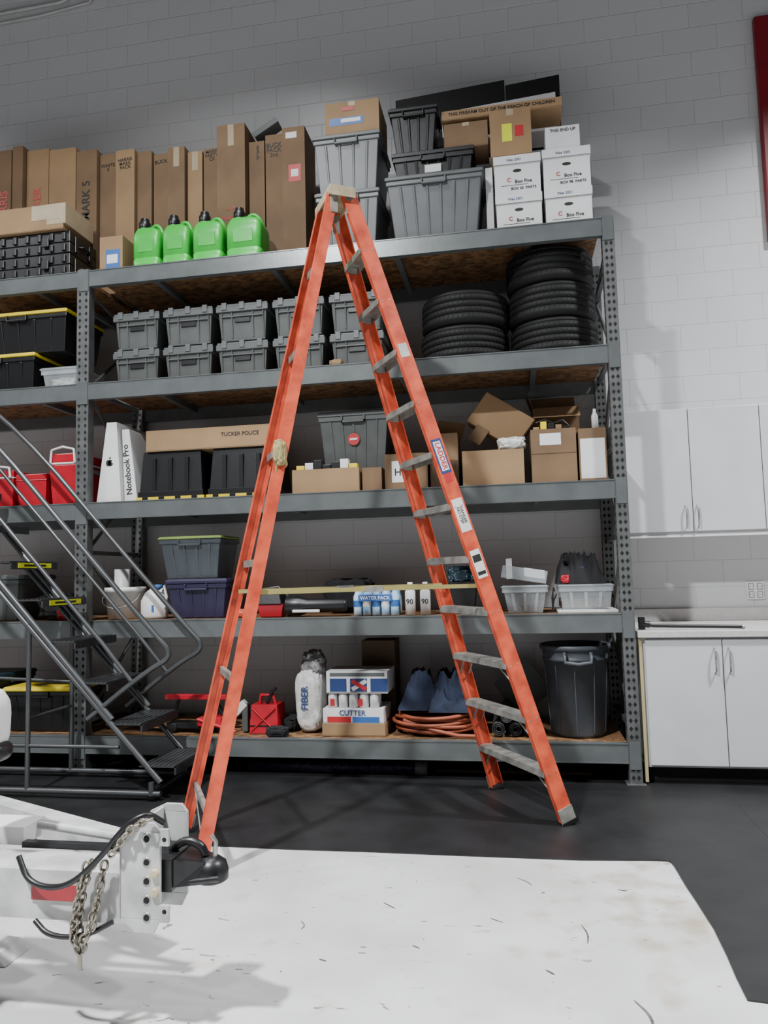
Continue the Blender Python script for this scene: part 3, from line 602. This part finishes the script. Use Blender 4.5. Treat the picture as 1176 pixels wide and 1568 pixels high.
o.tube([(-1.895,5.137,z1+0.02),(-1.72,5.137,z1+0.18)],0.006,REDP,6); o.tube([(-1.72,5.137,z1+0.02),(-1.895,5.137,z1+0.18)],0.006,REDP,6); o.done(0.012)
o = M("black_tool_bag"); o.lump((-1.635,5.30,z1),0.055,0.10,0.10,BLKFAB,0.3,4,7); o.lump((-1.68,5.07,z1),0.08,0.04,0.07,BLKFAB,0.3,4,8); o.done(0)
o = M("power_drill"); o.obox((-2.00,5.2,z1+0.17),(0.04,0,0.04),(0,0.03,0),(-0.02,0,0.02),WHITEP); o.obox((-1.96,5.2,z1+0.105),(0.022,0,0),(0,0.025,0),(0,0,0.10),GRAYT); o.done(0.006)
o = M("white_sand_bag"); o.lump((-1.485,5.26,z1),0.105,0.11,0.46,BAGW,0.10,2.5,11,pw=0.6)
o.lump((-1.46,5.26,z1+0.38),0.085,0.08,0.20,mat("foil_bag",(0.35,0.35,0.35),0.25,0.5,var=0.5,scale=15),0.3,4,12,pw=0.8); b=o.done(0); text(b,"FIBER",(-1.50,5.143,z1+0.25),0.07,NAVYINK,UPX,UPY)
carton("cardboard_tray",-1.365,-0.92,5.10,5.42,z1,z1+0.085,CARD2,None)
o = carton("drinks_case",-1.36,-0.93,5.11,5.42,z1+0.087,z1+0.185,WHITEB,None,done=False); o.box(-1.33,-1.16,5.1085,5.11,z1+0.09,z1+0.13,REDINK); o.box(-1.15,-0.96,5.1085,5.11,z1+0.09,z1+0.13,BLUE); b=o.done(0.003); text(b,"CUTTER",(-1.15,5.107,z1+0.155),0.05,NAVYINK)
o = M("soda_can_pack")
for i in range(5):
    for yy in (5.16,5.24): o.lathe((-1.30+i*0.075,yy,z1+0.187),[(0,0),(0.033,0),(0.033,0.08),(0.027,0.10),(0,0.10)],WHITEP,16)
for i in range(2): o.box(-1.31+i*0.2,-1.28+i*0.2,5.122,5.127,z1+0.20,z1+0.25,REDINK)
o.done(0)
o = carton("drinks_case",-1.335,-0.90,5.12,5.42,z1+0.289,z1+0.44,WHITEB,None,done=False)
for k in range(3): o.box(-1.31+k*0.145,-1.19+k*0.145,5.1185,5.12,z1+0.30,z1+0.39,NAVYINK)
o.box(-1.31,-0.92,5.118,5.1185,z1+0.405,z1+0.43,GRAYT2)
o.obox((-1.1,5.117,z1+0.345),(0.05,0,0.03),(0,0.001,0),(-0.008,0,0.012),WHITEB); o.obox((-1.1,5.1165,z1+0.345),(0.05,0,-0.03),(0,0.001,0),(0.008,0,0.012),REDINK); o.done(0.003)
carton("cardboard_box",-1.15,-0.90,5.47,5.7,z1,z1+0.62,CARD3,None)
o = M("coiled_orange_hose"); pts=[]
NL=7
for k in range(NL*40):
    t=2*math.pi*k/40; l=k/40
    Rx=0.275+0.02*math.sin(l*2.3)+0.012*math.sin(2*t+l*1.7); Ry=0.20+0.02*math.cos(l*1.9)
    pts.append((-0.58+0.015*math.sin(l*3.1)+Rx*math.cos(t), 5.31+Ry*math.sin(t), z1+0.017+0.0155*l+0.008*math.sin(2*t+l*2.2)+0.008))
o.tube(pts,0.013,HOSE,8)
o.tube([(-0.80,5.17,z1+0.10),(-0.6,5.10,z1+0.05),(-0.42,5.08,z1+0.017),(-0.30,5.07,z1+0.017),(-0.22,5.09,z1+0.02)],0.013,HOSE,8)
o.done(0)
o = M("navy_moving_blankets"); o.drape(-0.84,-0.33,5.16,5.56,z1+0.165,z1+0.44,NAVY,5,64); o.drape(-0.62,-0.26,5.12,5.38,z1+0.160,z1+0.33,NAVY,8,48); o.done(0)
o = M("rolled_mats")
for i,(xx,zz,r) in enumerate(((-0.15,0.053,0.045),(-0.04,0.048,0.04),(-0.095,0.135,0.04),(0.06,0.053,0.045))):
    pp=[]
    for k in range(60):
        t=k/60*6*math.pi; rr=r*(0.25+0.75*k/60); pp.append((xx+rr*math.cos(t),zz+rr*math.sin(t)))
    vs=[(a,5.14,z1+b_) for a,b_ in pp]+[(a,5.6,z1+b_) for a,b_ in pp]
    o.add(vs,[(k,k+1,60+k+1,60+k) for k in range(59)],BLACKR if i%2 else GRAYT,True)
ob=o.done(0); md=ob.modifiers.new("s",'SOLIDIFY'); md.thickness=0.005
o = M("gray_foam_sheet"); o.obox((0.02,5.66,z1+0.245),(0.12,0,0.10),(0,0.004,0.0),(-0.09,0,0.13),GRAYT); o.done(0)
def trash():
    o=M("round_trash_can"); c=(0.385,5.30,z1)
    o.lathe(c,[(0,0),(0.175,0),(0.185,0.02),(0.215,0.50),(0.222,0.50),(0.222,0.515),(0.216,0.52),(0.222,0.57),(0.238,0.575),(0.238,0.60),(0.228,0.605),(0.215,0.60),(0.20,0.3),(0.17,0.02),(0,0.02)],CANG,48)
    o.tube([(0.30,5.08,z1+0.56),(0.30,5.055,z1+0.54),(0.30,5.055,z1+0.50),(0.385,5.04,z1+0.49),(0.47,5.055,z1+0.50),(0.47,5.055,z1+0.54),(0.47,5.08,z1+0.56)],0.013,CANG)
    for k in range(10):
        t=2*math.pi*k/10+0.2; o.tube([(c[0]+0.186*math.cos(t),c[1]+0.186*math.sin(t),z1+0.03),(c[0]+0.214*math.cos(t),c[1]+0.214*math.sin(t),z1+0.47)],0.004,CANG,6)
    o.done(0)
trash()
o = M("glitter_fabric_roll"); o.lathe((-1.92,5.13,0.052),[(0,0),(0.045,0),(0.045,1.2),(0,1.2)],mat("glitter_purple",(0.025,0.018,0.05),0.35,0.4,var=0.9,scale=60),20,ax='x'); o.lathe((-0.72,5.13,0.052),[(0,0),(0.047,0),(0.047,0.08),(0,0.08)],GRAYL,20,ax='x'); o.done(0)
o = M("wooden_plank"); o.box(-0.6,0.45,5.2,5.28,0.008,0.024,CARD3); o.done(0.002)

# ------------------------------------------------------------------ cabinets
def bow(o,x,y,z0,z1):
    o.tube([(x,y,z0),(x,y-0.028,z0+0.015),(x,y-0.034,(z0+z1)/2),(x,y-0.028,z1-0.015),(x,y,z1)],0.006,GALV,8)
o = M("base_cabinet"); o.box(0.775,3.6,5.04,YW-0.01,0.11,0.925,CAB); o.box(0.79,3.6,5.10,YW-0.01,0.007,0.11,BLACKR)
o.box(0.765,0.785,5.02,5.06,0.02,0.925,WOODE)
xs=[0.80,1.27,1.745,2.22,2.69,3.16,3.6]
for a,b_ in zip(xs[:-1],xs[1:]): o.box(a+0.003,b_-0.003,5.02,5.04,0.125,0.915,CAB)
for x_ in (1.22,1.305,2.17,2.265): bow(o,x_,5.02,0.70,0.86)
o.box(0.76,3.62,5.0,YW-0.01,0.927,0.968,COUNTER); o.box(0.76,3.62,YW-0.03,YW-0.01,0.968,1.06,COUNTER); o.done(0.003)
o = M("wall_cabinet"); o.box(0.79,3.6,5.57,YW-0.005,1.60,2.51,CAB)
xs=[0.79,1.265,1.745,2.22,2.69,3.16,3.6]
for a,b_ in zip(xs[:-1],xs[1:]): o.box(a+0.003,b_-0.003,5.55,5.57,1.625,2.51,CAB)
for x_ in (1.215,1.295,2.17,2.265): bow(o,x_,5.55,1.65,1.81)
o.box(0.80,3.6,5.56,5.60,1.585,1.60,WHITEP); o.done(0.002)
o = M("black_pry_bar"); o.tube([(0.82,5.15,1.0),(0.90,5.15,0.992),(1.42,5.12,0.982)],0.012,BLACKP); o.tube([(0.80,5.15,1.01),(0.86,5.15,1.0)],0.022,BLACKP); o.box(0.79,0.83,5.13,5.17,0.97,1.05,BLACKP); o.lathe((1.42,5.12,0.982),[(0,0),(0.013,0),(0.013,0.02),(0,0.02)],GALV,12,ax='x'); o.done(0.003)

# ------------------------------------------------------------------ rolling stairs
o = M("rolling_warehouse_stairs")
YN, YFAR = 4.40, 4.88
for Y in (YN,YFAR):
    o.tube(rnd([(-5.0,Y,3.0),(-4.02,Y,3.0),(-2.3,Y,1.07),(-2.12,Y,0.90),(-2.32,Y,0.80),(-2.72,Y,0.50)],3),0.017,DARKST,10)
    o.tube([(-4.2,Y,2.72),(-2.62,Y,0.98),(-2.42,Y,0.74)],0.014,DARKST,8)
    o.tube([(-4.2,Y,2.30),(-2.55,Y,0.50)],0.020,DARKST,8)
    o.tube([(-3.55,Y,1.52),(-2.22,Y,0.12)],0.020,DARKST,8)
    o.tube([(-4.8,Y,0.05),(-2.22,Y,0.05)],0.018,DARKST,8)
    for xp in (-3.14,-3.9): o.tube([(xp,Y,0.04),(xp,Y,1.15 if xp>-3.5 else 2.0)],0.016,DARKST,8)
    o.tube([(-3.9,Y,0.7),(-2.75,Y,0.65)] if Y>4.5 else [(-3.9,Y,0.33),(-2.5,Y,0.33)],0.012,DARKST,8)
    o.tube([(-2.28,Y,0.12),(-2.28,Y,0.04)],0.02,DARKST,8)
    o.lathe((-2.28,Y,0.037),[(0,-0.012),(0.03,-0.012),(0.03,0.012),(0,0.012)],BLACKR,16,ax='y')
o.tube([(-3.14,YN,0.5),(-3.14,YFAR,0.5)],0.012,DARKST,8); o.tube([(-2.28,YN,0.05),(-2.28,YFAR,0.05)],0.015,DARKST,8)
for i,(x0,zt) in enumerate(((-2.36,0.22),(-2.585,0.475),(-2.82,0.73),(-3.05,0.995),(-3.285,1.265),(-3.52,1.52),(-3.75,1.78),(-3.98,2.04))):
    o.box(x0,x0+0.245,YN-0.01,YFAR+0.01,zt-0.008,zt,TREAD)
    o.box(x0+0.235,x0+0.247,YN-0.01,YFAR+0.01,zt-0.05,zt,TREAD)
    for k in range(7): o.box(x0+0.015+k*0.033,x0+0.028+k*0.033,YN+0.01,YFAR-0.01,zt,zt+0.004,DARKST)
    if i in (4,5): o.box(x0+0.247,x0+0.2485,YN+0.06,YFAR-0.06,zt-0.042,zt-0.008,YELLBL); o.box(x0+0.2485,x0+0.249,YN+0.12,YFAR-0.12,zt-0.032,zt-0.018,INK)
o.done(0)

# ------------------------------------------------------------------ trailer tongue
o = M("trailer_tongue")
o.box(-4.2,-1.16,2.17,2.32,0.335,0.485,WPAINT)
d=Vector((-2.6,1.15,0)).normalized(); nrm=Vector((-d.y,d.x,0))
o.obox(Vector((-2.65,3.02,0.455)),d*1.35,nrm*0.035,(0,0,0.045),WPAINT)
o.tube([(-1.75,2.44,0.535),(-1.31,2.36,0.522)],0.016,WPAINT,10); o.box(-2.0,-1.68,2.34,2.46,0.49,0.55,WHITEP); o.box(-1.68,-1.28,2.33,2.36,0.486,0.505,BLACKP)  # black strip below the tube is its shadow, modelled as a dark box
X0=-1.215; X1=-1.085
for ya,yb in ((2.145,2.157),(2.335,2.347)):
    o.box(X0,X1,ya,yb,0.365,0.62,WPAINT)
    o.hexa([(X0+0.05,ya,0.325),(X1-0.02,ya,0.325),(X1-0.02,yb,0.325),(X0+0.05,yb,0.325)],[(X0,ya,0.365),(X1,ya,0.365),(X1,yb,0.365),(X0,yb,0.365)],WPAINT)
    o.hexa([(X0,ya,0.62),(X1,ya,0.62),(X1,yb,0.62),(X0,yb,0.62)],[(X0+0.055,ya,0.645),(X1-0.02,ya,0.645),(X1-0.02,yb,0.645),(X0+0.055,yb,0.645)],WPAINT)
o.box(X0+0.04,X0+0.05,2.157,2.335,0.335,0.635,WPAINT)
o.box(X1,X1+0.03,2.140,2.152,0.36,0.41,WPAINT); o.box(X1,X1+0.03,2.14,2.152,0.58,0.63,WPAINT)
for zz in (0.37,0.42,0.475,0.53,0.60):
    o.lathe((-1.128,2.1445,zz),[(0,0),(0.010,0)],HOLE,14,ax='y'); o.lathe((-1.128,2.1445,zz),[(0.010,0),(0.013,-0.002),(0.015,0)],GALV,14,ax='y')
for zz in (0.392,0.60): o.lathe((X1+0.017,2.1395,zz),[(0,0),(0.007,0)],HOLE,12,ax='y')
for zz in (0.445,0.50): o.lathe((-1.10,2.145,zz),[(0,-0.012),(0.013,-0.012),(0.015,0.0)],CAPM,6,ax='y')
o.box(X0,X0+0.003,2.142,2.145,0.35,0.63,GALV)
o.box(-1.165,-1.06,2.17,2.33,0.435,0.53,BLACKP)
o.hexa([(-1.06,2.18,0.445),(-0.97,2.20,0.45),(-0.97,2.30,0.45),(-1.06,2.32,0.445)],[(-1.06,2.18,0.525),(-0.97,2.21,0.51),(-0.97,2.29,0.51),(-1.06,2.32,0.525)],BLACKP)
o.lathe((-0.965,2.25,0.445),[(0.045,0),(0.052,0.005),(0.052,0.03),(0.045,0.055),(0.025,0.07),(0,0.074)],BLACKP,28); o.lathe((-0.965,2.25,0.445),[(0.045,0),(0.03,0.04),(0,0.045)],HOLE,24)
o.tube(rnd([(-1.10,2.25,0.53),(-1.05,2.25,0.565),(-1.0,2.25,0.55),(-0.985,2.25,0.52)],2),0.013,BLACKP)
o.tube([(-0.955,2.25,0.51),(-0.95,2.25,0.56),(-0.965,2.25,0.58)],0.007,GALV); o.tube([(-1.02,2.20,0.455),(-0.92,2.20,0.47)],0.010,BLACKP)
o.box(-1.525,-1.365,2.163,2.169,0.395,0.442,mat("red_reflector",(0.30,0.012,0.02),0.3))
o.tube(rnd([(-1.56,2.15,0.53),(-1.51,2.13,0.455),(-1.38,2.12,0.45),(-1.27,2.12,0.54),(-1.19,2.13,0.64),(-1.13,2.15,0.675),(-1.10,2.2,0.63)],3),0.009,BLACKP,8)
o.tube(rnd([(-1.50,2.15,0.34),(-1.44,2.13,0.305),(-1.32,2.13,0.31),(-1.24,2.15,0.35)],3),0.008,BLACKP,8)
def chain(path,L=0.034,r=0.0045):
    p=[Vector(q) for q in path]; acc=[]
    for a,b_ in zip(p[:-1],p[1:]):
        n_=max(1,int((b_-a).length/(L*0.72)))
        for k in range(n_): acc.append((a.lerp(b_,(k+0.5)/n_),(b_-a).normalized()))
    for i,(c,dd) in enumerate(acc):
        side=Vector((0,1,0)) if i%2 else dd.cross(Vector((0,1,0))).normalized()
        pts=[]
        for k in range(12):
            t=2*math.pi*k/12; pts.append(c+dd*math.cos(t)*L*0.5+side*math.sin(t)*L*0.33)
        o.tube(pts,r,CHAINM,6,True)
chain([(-1.30,2.145,0.53),(-1.33,2.14,0.46),(-1.345,2.14,0.36),(-1.34,2.14,0.26)])
chain([(-1.26,2.14,0.53),(-1.28,2.13,0.42),(-1.30,2.13,0.33),(-1.33,2.12,0.265),(-1.355,2.12,0.32),(-1.34,2.12,0.42),(-1.31,2.125,0.53)])
chain([(-1.24,2.13,0.55),(-1.16,2.12,0.64),(-1.10,2.12,0.665)],0.03)
chain([(-1.36,2.13,0.35),(-1.33,2.115,0.29),(-1.305,2.12,0.33),(-1.28,2.13,0.42)])
o.obox((-1.335,2.13,0.235),(0.006,0,0.002),(0,0.004,0),(0,0,0.022),CHAINM)
o.tube([(-1.84,2.10,0.10),(-1.84,2.10,0.95)],0.035,WPAINT,16); o.box(-1.9,-1.78,2.02,2.18,0.487,0.52,GALV)
o.lathe((-1.84,2.10,0.006),[(0,0),(0.09,0),(0.09,0.012),(0.03,0.03),(0.03,0.12)],GALV,20)
o.lump((-1.73,2.20,0.82),0.075,0.07,0.22,WHITEP,0.03,pw=0.7); o.lathe((-1.665,2.135,0.90),[(0,0),(0.022,0),(0.022,0.03)],BLACKP,18,ax='y'); o.lump((-1.70,2.20,0.80),0.06,0.06,0.07,BLACKP,0.03,pw=0.8)
o.box(-4.1,-4.0,2.1,3.6,0.006,0.345,WPAINT)
o.done(0.003)
o = M("wooden_chock"); o.hexa([(-2.05,2.50,0.001),(-1.86,2.50,0.001),(-1.86,2.64,0.001),(-2.05,2.64,0.001)],[(-2.05,2.50,0.05),(-1.90,2.50,0.04),(-1.90,2.64,0.04),(-2.05,2.64,0.05)],WPAINT); o.done(0.003)

# ------------------------------------------------------------------ stepladder
o = M("orange_stepladder")
NF=Vector((0.238,4.211,0.008)); FF=Vector((-0.171,4.864,0.008)); NR=Vector((-1.48,3.294,0.002)); FR=Vector((-1.83,3.90,0.008))
T=Vector((-0.945,4.02,3.525)); S=Vector((0.86,0.51,0)).normalized(); Wd=Vector((-0.51,0.86,0)).normalized()
TNF=T-Wd*0.125+S*0.045; TFF=T+Wd*0.125+S*0.045; TNR=T-Wd*0.115-S*0.045; TFR=T+Wd*0.115-S*0.045
def channel(p0,p1,inward,Wf,F,t,m):
    d=(p1-p0); L=d.length; d.normalize(); inw=(inward-d*inward.dot(d)).normalized(); w=d.cross(inw).normalized()
    c=(p0+p1)/2
    o.obox(c,w*Wf/2,inw*t/2,d*L/2,m)
    for s_ in (-1,1): o.obox(c+w*s_*(Wf/2-t/2)+inw*(F/2),w*t/2,inw*F/2,d*L/2,m)
    return w,inw,d
wN=channel(NF,TNF,Wd,0.086,0.030,0.005,ORANGE); wF=channel(FF,TFF,-Wd,0.086,0.030,0.005,ORANGE)
rN=channel(NR,TNR,Wd,0.062,0.028,0.005,ORANGE); rF=channel(FR,TFR,-Wd,0.062,0.028,0.005,ORANGE)
def on(p0,p1,z): return p0.lerp(p1,(z-p0.z)/(p1.z-p0.z))
for i in range(1,12):
    z=0.292*i
    a=on(NF,TNF,z)+wN[1]*0.004; b_=on(FF,TFF,z)+wF[1]*0.004
    ax=(b_-a); L=ax.length; ax.normalize(); sd=ax.cross(Vector((0,0,1))).normalized()
    c=(a+b_)/2
    o.obox(c,ax*(L/2-0.003),sd*0.042,Vector((0,0,0.0025)),ALU)
    for s_ in (-1,1): o.obox(c+sd*s_*0.042-Vector((0,0,0.016)),ax*(L/2-0.003),sd*0.0018,Vector((0,0,0.018)),ALU)
    for k in range(5): o.obox(c+sd*(-0.034+k*0.017)+Vector((0,0,0.004)),ax*(L/2-0.006),sd*0.003,Vector((0,0,0.002)),ALU)
    for e,s_ in ((a,1),(b_,-1)):
        o.obox(e+ax*s_*0.012-Vector((0,0,0.022)),ax*0.012,sd*0.030,Vector((0,0,0.018)),ALU)
        if i<=3:
            for q_ in (-0.03,0.03): o.tube([e+ax*s_*0.14-Vector((0,0,0.005))+sd*q_, on(NF if s_>0 else FF,TNF if s_>0 else TFF,z-0.13)+ax*s_*0.012+sd*q_],0.006,ALU,6)
    # rivet heads on the outer web of the near rail
    for q_ in (-0.022,0.022):
        r0=on(NF,TNF,z-0.012)-wN[1]*0.003+wN[0]*q_; o.obox(r0,wN[0]*0.004,wN[1]*0.0012,wN[2]*0.004,ALU)
for z in (0.25,0.87,1.45,2.05,2.62,3.12):
    a=on(NR,TNR,z); b_=on(FR,TFR,z); ax=(b_-a); L=ax.length; ax.normalize(); sd=ax.cross(Vector((0,0,1))).normalized()
    o.obox((a+b_)/2,ax*(L/2-0.004),sd*0.004,Vector((0,0,0.018)),ALU); o.obox((a+b_)/2+Vector((0,0,0.018))+sd*0.008,ax*(L/2-0.004),sd*0.010,Vector((0,0,0.002)),ALU)
o.obox((on(NR,TNR,0.12)+on(FR,TFR,0.25))/2,(on(FR,TFR,0.25)-on(NR,TNR,0.12))/2*0.98,S*0.002,Vector((0,0,0.012)),ALU)
for (p0,p1,q0,q1,iw) in ((NR,TNR,NF,TNF,Wd),(FR,TFR,FF,TFF,-Wd)):
    a=on(p0,p1,1.30)+iw*0.035; b_=on(q0,q1,1.30)+iw*0.035; ax=(b_-a); L=ax.length; ax.normalize()
    o.obox((a+b_)/2,ax*L/2,iw*0.003,Vector((0,0,0.011)),OLIVE)
    o.obox((a+b_)/2,ax*0.05,iw*0.006,Vector((0,0,0.015)),ALU)
for p0,p1,w_,iw in ((NF,TNF,wN[0],Wd),(FF,TFF,wF[0],-Wd),(NR,TNR,rN[0],Wd),(FR,TFR,rF[0],-Wd)):
    d=(p1-p0).normalized(); o.obox(p0+d*0.05-iw*0.004,w_*0.046,iw*0.003,d*0.045,ALU); o.obox(p0+iw*0.015+Vector((0,0,0.012)),w_*0.05,iw*0.025,Vector((0,0,0.012)),BLACKR)
o.obox(T+Vector((0,0,0.020)),Wd*0.155,S*0.075,Vector((0,0,0.007)),CAPM)
for s_ in (-1,1): o.obox(T+S*s_*0.073+Vector((0,0,0.003)),Wd*0.155,S*0.003,Vector((0,0,0.024)),CAPM); o.obox(T+Wd*s_*0.153-Vector((0,0,0.003)),Wd*0.003,S*0.075,Vector((0,0,0.030)),CAPM)
for s_ in (-1,1):
    for q_ in (-0.045,0.045): o.obox(T+Wd*s_*0.127+S*q_-Vector((0,0,0.06)),Wd*0.004,S*0.02,Vector((0,0,0.06)),ALU)
def label(z,h,w,m,off=0.0035):
    c=on(NF,TNF,z)-wN[1]*off; o.obox(c,wN[0]*w/2,wN[1]*0.0006,wN[2]*h/2,m)
label(1.69,0.19,0.066,WHITEP); label(2.02,0.20,0.062,NAVYINK); label(2.02,0.17,0.045,WHITEP,0.0045); label(1.42,0.16,0.060,WHITEP); label(1.45,0.04,0.05,INK,0.0045); label(1.37,0.02,0.05,INK,0.0045); label(1.90,0.05,0.04,REDINK); label(2.62,0.08,0.055,WPAINT)
lad=o.done(0.0012)
Xd=wN[2]; Yd=wN[0] if wN[2].cross(wN[0]).dot(wN[1])<0 else -wN[0]
text(lad,"LADDER",on(NF,TNF,2.02)-wN[1]*0.0055,0.042,REDINK,-Xd,-Yd)
text(lad,"DANGER\nNO STEP",on(NF,TNF,1.69)-wN[1]*0.0045,0.024,INK,-Xd,-Yd)
c=on(NR,TNR,2.02)
o = M("cloth_strap"); o.lump((c.x-0.01,c.y,c.z-0.08),0.032,0.045,0.14,mat("cloth_yellow",(0.38,0.31,0.14),0.8),0.3,4,31); o.tube([(c.x-0.02,c.y-0.02,c.z-0.02),(c.x-0.03,c.y-0.02,c.z-0.12),(c.x-0.05,c.y-0.01,c.z-0.2)],0.008,_m["cloth_yellow"]); ob=o.done(0); ob.parent=lad; ob.location-=lad.location

# ------------------------------------------------------------------ lights
def area(name,x,y,z,size,power,col=(0.97,0.99,1.0),spread=150):
    l=bpy.data.lights.new(name,'AREA'); l.shape='DISK'; l.size=size; l.energy=power; l.color=col; l.spread=math.radians(spread)
    ob=bpy.data.objects.new(name,l); ob.location=(x,y,z); C.objects.link(ob); return ob
area("high_bay_light",-2.6,-0.6,6.9,0.36,1080)
area("high_bay_light",3.6,3.0,6.9,0.45,480,spread=115)
area("high_bay_light",-2.0,3.4,6.9,0.45,90,spread=130)
area("high_bay_light",-6.8,2.0,6.9,0.45,200)
w=bpy.data.worlds.new("world"); bpy.context.scene.world=w; w.use_nodes=True; w.node_tree.nodes["Background"].inputs[0].default_value=(0.5,0.52,0.55,1); w.node_tree.nodes["Background"].inputs[1].default_value=0.1

# ------------------------------------------------------------------ camera
psi,th,rho=math.radians(9.9),math.radians(4.75),math.radians(1.44)
lev=Vector((-math.sin(psi),math.cos(psi),0)); R0=Vector((math.cos(psi),math.sin(psi),0)); UZ=Vector((0,0,1))
Fw=lev*math.cos(th)+UZ*math.sin(th); U0=-lev*math.sin(th)+UZ*math.cos(th)
R=R0*math.cos(rho)-U0*math.sin(rho); U=R0*math.sin(rho)+U0*math.cos(rho)
cd=bpy.data.cameras.new("camera"); cd.lens=36*1132/1568; cd.sensor_width=36; cd.clip_start=0.05
cam=bpy.data.objects.new("camera",cd); mt=Matrix((R,U,-Fw)).transposed().to_4x4(); mt.translation=Vector((0,0,1.38)); cam.matrix_world=mt
C.objects.link(cam); bpy.context.scene.camera=cam
